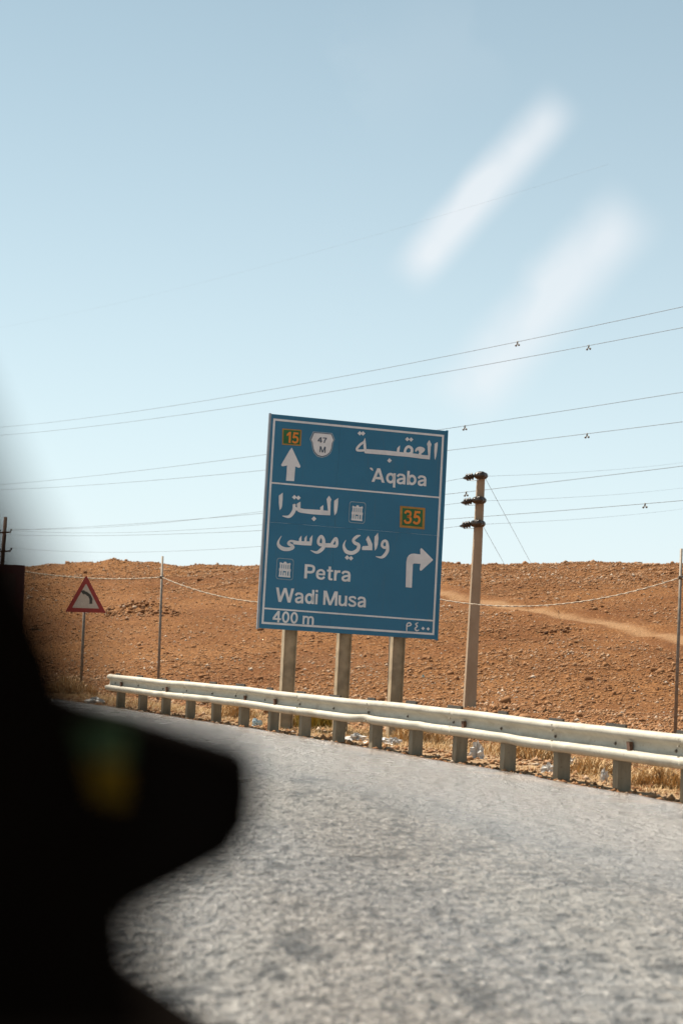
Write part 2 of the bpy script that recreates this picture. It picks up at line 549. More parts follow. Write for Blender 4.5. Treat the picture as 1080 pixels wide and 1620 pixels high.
def build_ground():
    def axis(lo, hi, step, far_lo, far_hi):
        a = np.arange(lo, hi + 1e-6, step)
        up = hi + np.cumsum(step * 1.22 ** np.arange(1, 60))
        dn = lo - np.cumsum(step * 1.22 ** np.arange(1, 60))
        up, dn = up[up < far_hi], dn[dn > far_lo]
        return np.concatenate([dn[::-1], a, up])
    xs, ys = axis(-46, 62, 0.42, -4500, 4500), axis(6, 232, 0.42, -4500, 7000)
    X, Y = np.meshgrid(xs, ys)
    Z = land(X, Y)
    # bare track worn across the slope
    tp = [hit(px, py) for px, py in ((702, 938), (772, 953), (860, 968), (960, 985), (1070, 1008))]
    tp = [tp[0] + (tp[0] - tp[1]) * 4] + tp + [tp[-1] + (tp[-1] - tp[-2]) * 4]
    D = np.full(X.shape, 1e9)
    for a, b in zip(tp[:-1], tp[1:]):
        ab = (b - a)[:2]
        u = np.clip(((X - a[0]) * ab[0] + (Y - a[1]) * ab[1]) / (ab @ ab), 0, 1)
        D = np.minimum(D, np.hypot(X - a[0] - u * ab[0], Y - a[1] - u * ab[1]))
    D = D + 0.25 * fbm(X / 3, Y / 3, 31, 3)
    mask = 1 - sstep(D, 0.25, 1.0)
    Z = Z - 0.05 * mask + 0.14 * np.exp(-((D - 1.3) / 0.4) ** 2) * (vnoise(X / 2, Y / 2, 77))
    nx, ny = len(xs), len(ys)
    idx = np.arange(nx * ny).reshape(ny, nx)
    F = np.stack([idx[:-1, :-1], idx[:-1, 1:], idx[1:, 1:], idx[1:, :-1]], -1).reshape(-1, 4)
    o = np_mesh('ground', np.stack([X, Y, Z], -1).reshape(-1, 3), F, 'soil', np.minimum(D, 20).ravel(), 'track', True)
    at2 = o.data.attributes.new('verge', 'FLOAT', 'POINT')
    at2.data.foreach_set('value', np.clip(np.abs(side_of(X, Y)), 0, 50).astype(np.float32).ravel())
    tag(o, 'orange brown stony desert ground rising to a long low ridge', None, None, 'structure')
    return tp


def build_road():
    Ys = np.concatenate([np.arange(-80, 0, 1.0), np.arange(0, 60, 0.25), np.arange(60, 141, 1.0)])
    offs = np.concatenate([np.linspace(0, 1.5, 9), np.linspace(1.7, ROAD_W - 0.3, 45), np.linspace(ROAD_W - 0.25, ROAD_W, 3)])
    V, A = [], []
    for Y in Ys:
        d = rail_d(Y)
        r = np.array([d[1], -d[0], 0])
        p = np.array([rail_x(Y), Y, 0])
        for k, o in enumerate(offs):
            oo = o + (0.16 * float(fbm(np.array(Y / 0.8), np.array(3.3), 4, 4, 0.7)) if k == 0 else 0)
            q = p + r * (ROAD_EDGE - oo)
            V.append((q[0], q[1], 0.0))
            A.append(o)
        for o in (0.0, ROAD_W):                       # skirts down into the soil
            q = p + r * (ROAD_EDGE - o + (0.05 if o == 0 else -0.05))
            V.append((q[0], q[1], -0.12))
            A.append(o)
    V = np.array(V)
    V[:, 2] += np.where(V[:, 2] > -0.05, 0.012 * fbm(V[:, 0] / 1.7, V[:, 1] / 1.7, 41, 3), 0)
    n = len(offs) + 2
    m = len(offs)
    F = []
    for i in range(len(Ys) - 1):
        a, b = i * n, (i + 1) * n
        for k in range(m - 1):
            F.append((a + k, b + k, b + k + 1, a + k + 1))
        F.append((a + m, b + m, b, a))
        F.append((a + m - 1, b + m - 1, b + m + 1, a + m + 1))
    o = np_mesh('road', V, np.array(F), 'road', np.array(A), 'across', True)
    tag(o, 'worn grey chip seal road bending away to the left', None, None, 'structure')


TRACK = build_ground()
build_road()


# ------------------------------------------------------------------ guard rail
def build_guard_rail():
    Yd = np.linspace(44.5, 4.0, 4000)
    Xd = rail_x(Yd)
    L = np.concatenate([[0], np.cumsum(np.hypot(np.diff(Xd), np.diff(Yd)))])

    def along(l):
        Y = float(np.interp(l, L, Yd))
        return np.array([rail_x(Y), Y, 0.0]), rail_d(Y)
    l0 = float(np.interp(-42.3, -Yd, L))
    l14 = float(np.interp(-21.75, -Yd, L))
    step = (l14 - l0) / 14
    rail = thing('guard_rail', (*along(l14)[0][:2], 0.0), 'cream dusty steel guard rail with corrugated beam along the road edge', 'guard rail')
    posts = [l0 + i * step for i in range(0, 24) if l0 + i * step < L[-1] - 0.5]
    prof = [(0.0, 0.335), (0.010, 0.350), (0.045, 0.345), (0.085, 0.318), (0.098, 0.287), (0.086, 0.258), (0.040, 0.236), (0.010, 0.222),
            (0.004, 0.175), (0.010, 0.128), (0.040, 0.116), (0.088, 0.096), (0.098, 0.066), (0.085, 0.032), (0.045, 0.005), (0.010, 0.0), (0.0, 0.015)]
    zb = 0.310
    dents = [(posts[9] - 0.12, 1.0, 0.055), (posts[2] + 0.3, 0.5, 0.02), (posts[10] + 0.5, 0.3, 0.02), (posts[4], 0.5, 0.02), (posts[12] + .3, 0.5, 0.018)]
    first = l0 - 0.45
    ends = [first] + [posts[k] + 0.16 for k in range(1, len(posts), 2)]

    def wave(l):
        return 0.014 * math.sin(l * 0.7 + 1) + 0.006 * math.sin(l * 1.9)
    for j in range(len(ends) - 1):
        a, b = ends[j], ends[j + 1] + 0.30
        mb = MB()
        ls = np.linspace(a, b, int((b - a) / 0.06) + 2)
        rows = []
        for l in ls:
            p, d = along(min(l, L[-1]))
            out = np.array([-d[1], d[0], 0])                # towards the road
            row = []
            for k, (dp, z) in enumerate(prof):
                w = wave(l)
                dz = w * 0.6
                dd = 0.0
                for dl, hw, am in dents:
                    g = math.exp(-((l - dl) / (0.16 * (1 + hw))) ** 2)
                    if z < 0.12:
                        dd -= am * g * (0.8 if dp > 0.03 else 0.2)
                        dz += am * 0.5 * g
                    else:
                        dd -= am * 0.25 * g
                jit = 0.0012 * math.sin(l * 23 + k * 2.1) + 0.003 * math.sin(l * 7 + k)
                lap = 0.004 if (l - a) < 0.34 and j > 0 else 0.0
                row.append(p + out * (0.115 + dp + dd - 0.13 * (z - 0.175) + w * 0.5 + jit * 0.4 + lap) + np.array([0, 0, zb + z + 0.13 * dp + dz + jit * 0.4]))
            rows.append(row)
        n = len(prof)
        back = [[q + np.array([0, 0, 0]) - np.array([-along(min(l, L[-1]))[1][1], along(min(l, L[-1]))[1][0], 0]) * 0.005 for q in row] for row, l in zip(rows, ls)]
        vs = [q for r_ in rows for q in r_] + [q for r_ in back for q in r_]
        o_ = len(rows) * n
        fs = []
        for i in range(len(rows) - 1):
            for k in range(n - 1):
                fs.append((i * n + k, i * n + k + 1, (i + 1) * n + k + 1, (i + 1) * n + k))
                fs.append((o_ + i * n + k, o_ + (i + 1) * n + k, o_ + (i + 1) * n + k + 1, o_ + i * n + k + 1))
        for i in (0, len(rows) - 1):
            for k in range(n - 1):
                fs.append((i * n + k, o_ + i * n + k, o_ + i * n + k + 1, i * n + k + 1))
        mb.add(vs, fs)
        part(mb, 'beam', 'rail', rail, True)
    for i, l in enumerate(posts):
        p, d = along(l)
        out = np.array([-d[1], d[0], 0])
        up = np.array([0, 0, 1.0])
        lean = random.uniform(-0.03, 0.03)
        upl = up + d * lean + out * random.uniform(-0.015, 0.015)
        mb = MB()
        hh = 0.43
        c = p + upl * 0.21 - up * 0.0
        # H section: web faces along the rail, flanges at road and verge side
        mb.box(c, d * 0.008, out * 0.070, upl * hh)
        mb.box(c + out * 0.074, d * 0.066, out * 0.005, upl * hh)
        mb.box(c - out * 0.074, d * 0.066, out * 0.005, upl * hh)
        mb.box(c - d * 0.060, d * 0.005, out * 0.0685, upl * (hh - 0.004))
        part(mb, 'post', 'post', rail)
        mb = MB()
        sl = 0.14 + 0.05 * (i % 3)
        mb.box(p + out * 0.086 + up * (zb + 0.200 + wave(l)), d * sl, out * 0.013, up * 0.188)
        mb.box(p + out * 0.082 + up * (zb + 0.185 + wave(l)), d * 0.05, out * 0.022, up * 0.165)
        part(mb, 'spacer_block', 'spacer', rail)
        mb = MB()
        q = p + out * (0.120 + wave(l) * 0.5) + up * (zb + 0.175 + wave(l) * 0.6) + d * random.uniform(-0.12, 0.12)  # coloured reflection in the mirror glass, made as two flat painted patches
        mb.tube([q, q + out * 0.018], 0.014, 6)
        mb.tube([q - out * 0.002, q + out * 0.005], 0.022, 10)
        part(mb, 'bolt', 'metal', rail)
        if i % 2 == 1:
            # splice plate edge and rusty hole beside the joint
            for dz in (0.23, 0.12, 0.30, 0.05):
                mb = MB()
                q = p + d * (-0.10 + 0.09 * (dz * 37 % 1)) + out * (0.115 + (0.062 if dz < 0.06 or dz > 0.25 else 0.045) + wave(l) * 0.5) + up * (zb + dz)
                mb.tube([q, q + out * 0.026], 0.011, 6)
                part(mb, 'bolt', 'rail', rail)
    for i in (0, 2, 5, 6, 11, 14):                 # bent end lips, dark against the beam
        if i >= len(posts):
            continue
        p, d = along(posts[i] + 0.47)
        out = np.array([-d[1], d[0], 0])
        mb = MB()
        q = p + out * 0.150 + np.array([0, 0, zb + 0.165])
        mb.box(q, d * 0.035, out * 0.020, np.array([0, 0, 0.048]) + d * 0.012)
        part(mb, 'bracket', 'rust', rail)
    return posts, along


POSTS, ALONG = build_guard_rail()


# ------------------------------------------------------------------ big blue direction sign
# bold grotesque letters, cap height 100: ('p', outline) filled shapes, ('s', points with pen width), ('o', closed pen ring)
def ring_pts(cx, cy, rx, ry, w):
    return [(cx + rx * math.cos(t), cy + ry * math.sin(t), w) for t in np.linspace(0, 2 * math.pi, 12, endpoint=False)]


def rect_pts(x0, y0, x1, y1):
    return [(x0, y0), (x1, y0), (x1, y1), (x0, y1)]


GLYPHS = {
    ' ': (26, []),
    'A': (98, [('p', [(0, 0), (21, 0), (59, 100), (38, 100)]), ('p', [(98, 0), (77, 0), (39, 100), (60, 100)]), ('p', rect_pts(22, 21, 76, 38))]),
    'q': (72, [('o', ring_pts(34, 37, 24.5, 29, 18)), ('p', rect_pts(54, -28, 72, 74))]),
    'b': (72, [('o', ring_pts(38, 37, 24.5, 29, 18)), ('p', rect_pts(0, 0, 18, 100))]),
    'd': (72, [('o', ring_pts(34, 37, 24.5, 29, 18)), ('p', rect_pts(54, 0, 72, 100))]),
    'a': (68, [('p', rect_pts(48, 0, 66, 50)), ('s', [(5, 52, 16), (15, 65, 16), (33, 68, 15), (51, 62, 17), (57, 46, 18)]),
               ('s', [(56, 42, 14), (30, 37, 15), (11, 27, 17), (13, 11, 17), (30, 6, 15), (47, 13, 15), (56, 26, 16)])]),
    'P': (76, [('p', rect_pts(0, 0, 20, 100)), ('s', [(14, 91.5, 17), (46, 91.5, 17), (64, 84, 18), (67, 69, 19), (62, 53, 18), (44, 46, 17), (14, 46, 17)])]),
    'e': (70, [('p', rect_pts(8, 31, 66, 43)), ('s', [(59, 36, 17), (56, 56, 17), (36, 67, 15), (15, 57, 17), (9, 37, 18), (15, 15, 17), (36, 6.5, 15), (52, 10, 15), (63, 21, 15)])]),
    't': (45, [('p', rect_pts(11, 14, 29, 96)), ('p', rect_pts(0, 60, 44, 74)), ('s', [(20, 26, 18), (22, 11, 17), (32, 6.5, 14), (44, 8, 13)])]),
    'r': (46, [('p', rect_pts(0, 0, 18, 74)), ('s', [(9, 36, 18), (14, 56, 17), (27, 65, 17), (45, 66, 16)])]),
    'W': (140, [('p', [(0, 100), (21, 100), (45, 0), (24, 0)]), ('p', [(24, 0), (45, 0), (80, 100), (60, 100)]),
                ('p', [(60, 100), (80, 100), (116, 0), (95, 0)]), ('p', [(95, 0), (116, 0), (140, 100), (119, 100)])]),
    'i': (18, [('p', rect_pts(0, 0, 18, 74)), ('p', rect_pts(0, 85, 18, 101))]),
    'M': (110, [('p', rect_pts(0, 0, 18, 100)), ('p', rect_pts(92, 0, 110, 100)), ('p', [(0, 100), (25, 100), (64, 0), (46, 0)]), ('p', [(110, 100), (85, 100), (46, 0), (64, 0)])]),
    'u': (67, [('p', rect_pts(49, 0, 67, 74)), ('p', rect_pts(0, 24, 18, 74)), ('s', [(9, 34, 18), (11, 15, 18), (25, 7, 16), (43, 10, 15), (57, 26, 16)])]),
    's': (64, [('s', [(57, 55, 13), (49, 66, 14), (32, 68, 14), (14, 63, 15), (11, 52, 15), (22, 43, 15), (43, 35, 15), (56, 24, 16), (51, 10, 15), (33, 6, 14), (14, 9, 14), (5, 20, 13)])]),
    'm': (106, [('p', rect_pts(0, 0, 18, 74)), ('p', rect_pts(44, 0, 62, 50)), ('p', rect_pts(88, 0, 106, 50)),
                ('s', [(9, 42, 16), (17, 61, 16), (33, 67, 15), (48, 61, 17), (53, 44, 18)]), ('s', [(53, 42, 16), (61, 61, 16), (77, 67, 15), (92, 61, 17), (97, 44, 18)])]),
    '4': (76, [('p', rect_pts(44, 0, 62, 100)), ('p', rect_pts(0, 21, 76, 37)), ('p', [(0, 23), (0, 40), (42, 100), (52, 100), (52, 80), (20, 34)])]),
    '0': (70, [('o', ring_pts(35, 50, 25.5, 42, 18))]),
    '1': (46, [('p', rect_pts(24, 0, 44, 100)), ('p', [(2, 60), (2, 77), (26, 100), (34, 100), (30, 72)])]),
    '5': (70, [('p', rect_pts(13, 83, 64, 100)), ('p', [(5, 47), (24, 44), (31, 92), (13, 92)]), ('s', [(14, 50, 17), (32, 59, 17), (52, 53, 18), (59, 34, 19), (50, 14, 18), (30, 7.5, 17), (5, 18, 17)])]),
    '3': (68, [('s', [(6, 74, 17), (15, 88, 17), (34, 92, 17), (53, 84, 18), (53, 65, 17), (42, 56, 16), (26, 54, 16)]),
               ('s', [(26, 53, 16), (48, 50, 17), (59, 32, 19), (51, 14, 18), (32, 7.5, 17), (13, 12, 17), (4, 27, 17)])]),
    '7': (66, [('p', rect_pts(0, 82, 66, 100)), ('s', [(57, 86, 19), (38, 52, 19), (30, 20, 19), (28, 0, 19)])]),
}


SIGN_P = [0.2379, 3.5411, 0.2931, -0.0179, 0.0223, 3.2859, 3.7096]


def build_sign():
    cx, cz, yaw, inr, tilt, W, H = SIGN_P
    u = np.array([math.cos(yaw), math.sin(yaw), 0])
    n = np.array([math.sin(yaw), -math.cos(yaw), 0])
    v = np.array([0, 0, 1.0])
    v = v * math.cos(tilt) - n * math.sin(tilt)
    n = np.cross(u, v)                       # faces the road
    U = u * math.cos(inr) + v * math.sin(inr)
    V = v * math.cos(inr) - u * math.sin(inr)
    C = np.array([cx, 35.0, cz])
    base = np.array([cx, 35.1, float(land(cx, 35.1))])
    sign = thing('direction_sign', base, 'large blue road direction sign reading Aqaba, Petra and Wadi Musa on three posts', 'road sign')

    def loc(px, py):
        d = ray(px, py)
        o = np.array([0, 0, CAM_H])
        k = ((C - o) @ n) / (d @ n)
        q = o + d * k - C
        return np.array([q @ U, q @ V])

    def W3(uv, h):
        return C + U * uv[0] + V * uv[1] + n * h
    cnt = [0]

    def slab(mb, poly, h0, th=0.0035):
        """flat shape on the sign face"""
        poly = [np.asarray(p, float) for p in poly]
        area = sum(poly[i][0] * poly[(i + 1) % len(poly)][1] - poly[(i + 1) % len(poly)][0] * poly[i][1] for i in range(len(poly)))
        if area < 0:
            poly = poly[::-1]
        mb.prism([W3(p, h0) for p in poly], n * th)

    def nxt():
        cnt[0] += 1
        return 0.0022 + 0.00022 * (cnt[0] % 12)

    # panels with fine joints
    us = [-W / 2, loc(522, 968)[0], W / 2]
    vs = [-H / 2, loc(700, 848)[1], H / 2]
    g = 0.0012
    for i in range(2):
        for j in range(2):
            mb = MB()
            h = 0.0
            c2 = [(us[i] + (g if i else 0), vs[j] + (g if j else 0)), (us[i + 1] - (0 if i else g), vs[j] + (g if j else 0)),
                  (us[i + 1] - (0 if i else g), vs[j + 1] - (0 if j else g)), (us[i] + (g if i else 0), vs[j + 1] - (0 if j else g))]
            mb.prism([W3(p, -0.02) for p in c2], n * (0.02 + h))
            part(mb, 'panel', 'blue', sign)
    # edge trim; the left one is coloured paler, as if sunlit
    for a, b in (((-W / 2, 0), (0.018, H / 2 + 0.03)), ((W / 2, 0), (0.018, H / 2 + 0.03)), ((0, -H / 2), (W / 2 - 0.019, 0.018)), ((0, H / 2), (W / 2 - 0.019, 0.018))):
        mb = MB()
        mb.box(W3(a, -0.022), U * b[0], V * b[1], n * 0.028)
        part(mb, 'edge_trim', 'edge' if abs(a[0]) > 0 and a[0] < 0 else 'blue', sign)
    # white inner border
    ins, bw = 0.058, 0.036
    mb = MB()
    x, y = W / 2 - ins, H / 2 - ins
    for poly in ([(-x, y - bw), (x, y - bw), (x, y), (-x, y)], [(-x, -y), (x, -y), (x, -y + bw), (-x, -y + bw)],
                 [(-x, -y + bw), (-x + bw, -y + bw), (-x + bw, y - bw), (-x, y - bw)], [(x - bw, -y + bw), (x, -y + bw), (x, y - bw), (x - bw, y - bw)]):
        slab(mb, poly, 0.0015)
    part(mb, 'border', 'white', sign)
    for (p, q) in (((433, 764), (699, 787.5)), ((418, 962.5), (690, 982.5))):
        a, b = loc(*p), loc(*q)
        a[0], b[0] = -x + bw + 0.001, x - bw - 0.001
        t = 0.014
        mb = MB()
        slab(mb, [(a[0], a[1] - t), (b[0], b[1] - t), (b[0], b[1] + t), (a[0], a[1] + t)], 0.0015)
        part(mb, 'divider_line', 'white', sign)

    def zoom(ox, oy, s):
        return lambda zx, zy: loc(ox + zx / s, oy + zy / s)

    zA, zB, zC, zD, z1 = zoom(550, 670, 6.75), zoom(425, 770, 5.4), zoom(610, 780, 6.75), zoom(425, 870, 6.0), zoom(430, 665, 7.714)

    def poly(mb, z, pts):
        slab(mb, [z(*p) for p in pts], nxt())

    def diamond(mb, z, x0, y0, r):
        poly(mb, z, [(x0 - r, y0), (x0, y0 - r), (x0 + r, y0), (x0, y0 + r)])

    def stroke(mb, z, pts, closed=False, h=None):
        """pen stroke: points with widths, smoothed"""
        P = np.array(pts, float)
        if closed:
            P = np.vstack([P, P[:1]])
        # Catmull-Rom
        out = []
        m = len(P)
        for i in range(m - 1):
            p0 = P[i - 1] if i > 0 else (P[-2] if closed else P[0])
            p1, p2 = P[i], P[i + 1]
            p3 = P[i + 2] if i + 2 < m else (P[1] if closed else P[-1])
            for t in np.linspace(0, 1, 6, endpoint=False):
                out.append(0.5 * (2 * p1 + (p2 - p0) * t + (2 * p0 - 5 * p1 + 4 * p2 - p3) * t * t + (3 * p1 - p0 - 3 * p2 + p3) * t ** 3))
        out.append(P[-1])
        S = np.array(out)
        T = np.gradient(S[:, :2], axis=0)
        T /= np.maximum(np.linalg.norm(T, axis=1, keepdims=True), 1e-6)
        Nn = np.stack([-T[:, 1], T[:, 0]], 1)
        if closed:
            Nn[0] = Nn[-1] = (Nn[0] + Nn[-1]) / 2
        Lf, Rt = S[:, :2] + Nn * S[:, 2:3] / 2, S[:, :2] - Nn * S[:, 2:3] / 2
        h = nxt() if h is None else h
        k = len(S)
        sg = [z(*p) for p in (S[0, :2], S[0, :2] + (1, 0), S[0, :2] + (0, 1))]
        if (sg[1] - sg[0])[0] * (sg[2] - sg[0])[1] - (sg[1] - sg[0])[1] * (sg[2] - sg[0])[0] > 0:
            Lf, Rt = Rt, Lf
        a = [W3(z(*p), h) for p in Lf] + [W3(z(*p), h) for p in Rt]
        b = [q + n * 0.0035 for q in a]
        vsx = b + [q for q in a]
        fs = [(i, k + i, k + i + 1, i + 1) for i in range(k - 1)]
        fs += [(i + 1, 2 * k + i + 1, 2 * k + i, i) for i in range(k - 1)] + [(k + i, 3 * k + i, 3 * k + i + 1, k + i + 1) for i in range(k - 1)]
        mb.add(vsx, fs)

    # --- العقبة
    mb = MB()
    poly(mb, zA, [(925, 217), (940, 207), (957, 198), (958, 228), (950, 300), (942, 350), (930, 388), (925, 372), (922, 300)])
    poly(mb, zA, [(843, 218), (855, 195), (868, 176), (880, 198), (892, 224), (884, 245), (880, 300), (874, 384), (862, 383), (853, 300), (850, 240)])
    poly(mb, zA, [(868, 340), (800, 336), (725, 322), (600, 310), (540, 302), (400, 287), (200, 273), (188, 318), (350, 330), (500, 344), (600, 352), (690, 362), (780, 374), (868, 383)])
    stroke(mb, zA, [(722, 300, 14), (735, 275, 26), (768, 262, 30), (808, 275, 26), (795, 298, 24), (772, 315, 26), (765, 345, 34)])
    poly(mb, zA, [(745, 280), (765, 262), (795, 270), (785, 300), (760, 305)])
    stroke(mb, zA, [(608, 302, 26), (622, 262, 26), (650, 246, 28), (680, 268, 28), (680, 306, 30), (655, 322, 26), (625, 320, 26)], True)
    diamond(mb, zA, 633, 167, 23)
    diamond(mb, zA, 674, 171, 23)
    poly(mb, zA, [(526, 262), (540, 248), (554, 234), (553, 270), (545, 325), (518, 325)])
    diamond(mb, zA, 443, 395, 25)
    poly(mb, zA, [(163, 190), (173, 170), (183, 152), (190, 200), (196, 270), (190, 319), (176, 312), (166, 250)])
    stroke(mb, zA, [(172, 196, 22), (130, 226, 26), (100, 262, 26), (98, 284, 22), (132, 288, 24), (172, 286, 24)])
    diamond(mb, zA, 127, 104, 24)
    diamond(mb, zA, 161, 106, 24)
    part(mb, 'lettering', 'white', sign)
    # --- البترا
    mb = MB()
    poly(mb, zB, [(558, 120), (575, 107), (593, 96), (590, 150), (584, 200), (577, 226), (561, 246), (556, 200)])
    poly(mb, zB, [(493, 106), (503, 92), (514, 77), (525, 92), (534, 108), (528, 130), (524, 244), (508, 243), (500, 150)])
    poly(mb, zB, [(515, 206), (460, 202), (440, 198), (300, 190), (262, 182), (246, 212), (270, 222), (350, 233), (430, 240), (515, 244)])
    poly(mb, zB, [(438, 176), (452, 166), (465, 156), (466, 205), (440, 206)])
    poly(mb, zB, [(238, 147), (254, 136), (270, 128), (270, 180), (277, 205), (248, 214)])
    stroke(mb, zB, [(262, 190, 26), (236, 190, 26), (214, 172, 22), (226, 150, 18)])
    stroke(mb, zB, [(214, 150, 20), (216, 196, 30), (198, 232, 30), (168, 256, 24), (116, 250, 5)])
    diamond(mb, zB, 218, 90, 20)
    diamond(mb, zB, 252, 95, 20)
    diamond(mb, zB, 385, 274, 21)
    poly(mb, zB, [(86, 76), (102, 63), (119, 51), (118, 110), (113, 165), (107, 185), (92, 201), (86, 140)])
    part(mb, 'lettering', 'white', sign)
    # --- وادي موسى
    mb = MB()
    stroke(mb, zB, [(966, 502, 22), (974, 472, 22), (996, 462, 22), (1010, 484, 24), (1006, 514, 24), (984, 520, 22)], True)
    stroke(mb, zB, [(1012, 490, 24), (1012, 545, 28), (988, 586, 28), (958, 604, 20), (912, 596, 4)])
    poly(mb, zB, [(903, 426), (918, 410), (931, 394), (936, 440), (930, 495), (920, 528), (904, 547), (900, 480)])
    poly(mb, zB, [(828, 452), (838, 434), (850, 418), (868, 455), (884, 492), (883, 543), (796, 541), (794, 524), (802, 508), (850, 505), (838, 470)])
    stroke(mb, zB, [(782, 416, 6), (752, 426, 24), (722, 456, 24), (736, 482, 28), (766, 498, 28), (758, 540, 30), (712, 566, 32), (664, 556, 32), (642, 520, 24), (642, 488, 14), (658, 456, 4)])
    diamond(mb, zB, 668, 606, 20)
    diamond(mb, zB, 701, 612, 20)
    stroke(mb, zB, [(534, 500, 24), (550, 466, 24), (572, 442, 24), (582, 472, 24), (576, 504, 26), (555, 508, 26)], True)
    poly(mb, zB, [(548, 484), (470, 482), (462, 518), (540, 520)])
    stroke(mb, zB, [(422, 478, 24), (428, 444, 24), (448, 424, 24), (466, 450, 26), (466, 490, 28), (440, 496, 26)], True)
    stroke(mb, zB, [(468, 470, 28), (466, 516, 30), (440, 546, 30), (406, 562, 22), (356, 544, 4)])
    poly(mb, zB, [(366, 468), (290, 466), (216, 462), (206, 492), (290, 500), (364, 503)])
    poly(mb, zB, [(350, 440), (361, 427), (373, 413), (371, 460), (364, 502), (346, 490)])
    poly(mb, zB, [(304, 440), (314, 428), (325, 416), (322, 480), (302, 480)])
    poly(mb, zB, [(258, 444), (268, 430), (279, 418), (278, 480), (256, 480)])
    stroke(mb, zB, [(230, 474, 26), (186, 464, 18), (168, 486, 24), (196, 504, 26), (205, 520, 28), (170, 534, 30), (122, 530, 34), (86, 504, 28), (82, 468, 16), (108, 420, 4)])
    part(mb, 'lettering', 'white', sign)
    # --- ٤٠٠ م
    mb = MB()
    stroke(mb, zC, [(222, 1422, 13), (232, 1394, 14), (256, 1388, 15), (268, 1408, 15), (246, 1420, 13)], True)
    stroke(mb, zC, [(226, 1412, 14), (222, 1445, 13), (222, 1488, 8)])
    stroke(mb, zC, [(344, 1386, 10), (318, 1400, 14), (334, 1424, 14), (312, 1448, 15), (328, 1472, 15), (354, 1462, 8)])
    diamond(mb, zC, 396, 1447, 19)
    diamond(mb, zC, 451, 1452, 19)
    part(mb, 'lettering', 'white', sign)

    def text(s, p0, p1, cap, mat, bold=0.028, name='lettering', parent=sign, h=0.0022, xs=1.0):
        """Latin line from its left baseline point to its right one (picture points), cap height in metres"""
        a, b = loc(*p0), loc(*p1)
        e = b - a
        ln = float(np.linalg.norm(e))
        e = e / ln
        f = np.array([-e[1], e[0]])
        total = sum(GLYPHS[ch][0] for ch in s) + 9 * (len(s) - 1)
        sx, sy = ln / total, cap / 100.0
        mb, pen = MB(), 0.0
        for ch in s:
            adv, bits = GLYPHS[ch]

            def zz(gx, gy, pen=pen):
                return a + e * (pen + gx) * sx + f * gy * sy
            for kind, pts in bits:
                h2 = h + 0.00022 * (cnt[0] % 7)
                if kind == 'p':
                    cnt[0] += 1
                    slab(mb, [zz(*q) for q in pts], h2)
                else:
                    stroke(mb, zz, pts, kind == 'o', h2)
            pen += adv + 9
        return part(mb, name, mat, parent)

    def dist(p, q):
        return float(np.linalg.norm(loc(*p) - loc(*q)))
    cap = dist((480, 892.5), (479, 915))
    text('Aqaba', (587.3, 762), (674, 769.3), cap, 'white')
    mb = MB()
    poly(mb, zA, [(232, 474), (246, 470), (262, 478), (271, 503), (258, 502), (240, 488)])
    part(mb, 'lettering', 'white', sign)
    text('Petra', (480.8, 915), (554, 920.5), cap, 'white')
    text('Wadi Musa', (435.3, 952), (578.3, 961.3), cap, 'white')
    text('400 m', (430.8, 984.2), (495.8, 988.8), cap * 0.80, 'white', 0.022)

    # number plates
    def plate(z, outer, inner):
        mb = MB()
        slab(mb, [z(*p) for p in outer], 0.0015, 0.003)
        o = part(mb, 'number_plate', 'ochre', sign)
        mb = MB()
        slab(mb, [z(*p) for p in inner], 0.0047, 0.002)
        part(mb, 'plate_face', 'green', o)
        return o
    o = plate(z1, [(126, 98), (362, 116), (352, 312), (124, 296)], [(142, 114), (346, 130), (338, 296), (140, 282)])
    text('15', (430 + 172 / 7.714, 665 + 272 / 7.714), (430 + 324 / 7.714, 665 + 285 / 7.714), dist((452, 683.5), (452, 701.0)), 'orange', 0.034, 'numeral', o, 0.0069)
    o = plate(zC, [(152, 136), (420, 160), (412, 390), (148, 366)], [(178, 160), (394, 180), (388, 364), (172, 344)])
    text('35', (610 + 192 / 6.75, 780 + 326 / 6.75), (610 + 368 / 6.75, 780 + 339 / 6.75), dist((640, 807.5), (640, 829)), 'orange', 0.034, 'numeral', o, 0.0069)

    # route shield
    sh = [(500, 135), (620, 143), (735, 155), (752, 195), (767, 235), (748, 270), (742, 310), (735, 355), (712, 405), (670, 440), (612, 457), (552, 442), (512, 400), (494, 355), (486, 310), (480, 270), (460, 228), (480, 180)]
    cxy = np.array([615, 290])

    def scaled(k):
        return [tuple(cxy + (np.array(p) - cxy) * k) for p in sh]
    mb = MB()
    slab(mb, [z1(*p) for p in scaled(1.0)], 0.0015, 0.0025)
    o = part(mb, 'route_shield', 'iconline', sign)
    mb = MB()
    slab(mb, [z1(*p) for p in scaled(0.93)], 0.0042, 0.0015)
    part(mb, 'shield_line', 'shieldtext', o)
    mb = MB()
    slab(mb, [z1(*p) for p in scaled(0.875)], 0.0059, 0.0015)
    part(mb, 'shield_face', 'white', o)
    text('47', (430 + 556 / 7.714, 665 + 268 / 7.714), (430 + 664 / 7.714, 665 + 278 / 7.714), dist((510, 692), (510, 700.5)), 'shieldtext', 0.012, 'numeral', o, 0.0075)
    text('M', (430 + 578 / 7.714, 665 + 388 / 7.714), (430 + 650 / 7.714, 665 + 396 / 7.714), dist((510, 706.5), (510, 716)), 'shieldtext', 0.012, 'numeral', o, 0.0075)

    # arrows
    mb = MB()
    poly(mb, z1, [(242, 332), (262, 375), (346, 556), (345, 572), (328, 580), (285, 562), (270, 742), (172, 736), (185, 550), (135, 560), (118, 557), (112, 542), (215, 365)])
    part(mb, 'arrow', 'white', sign)
    mb = MB()
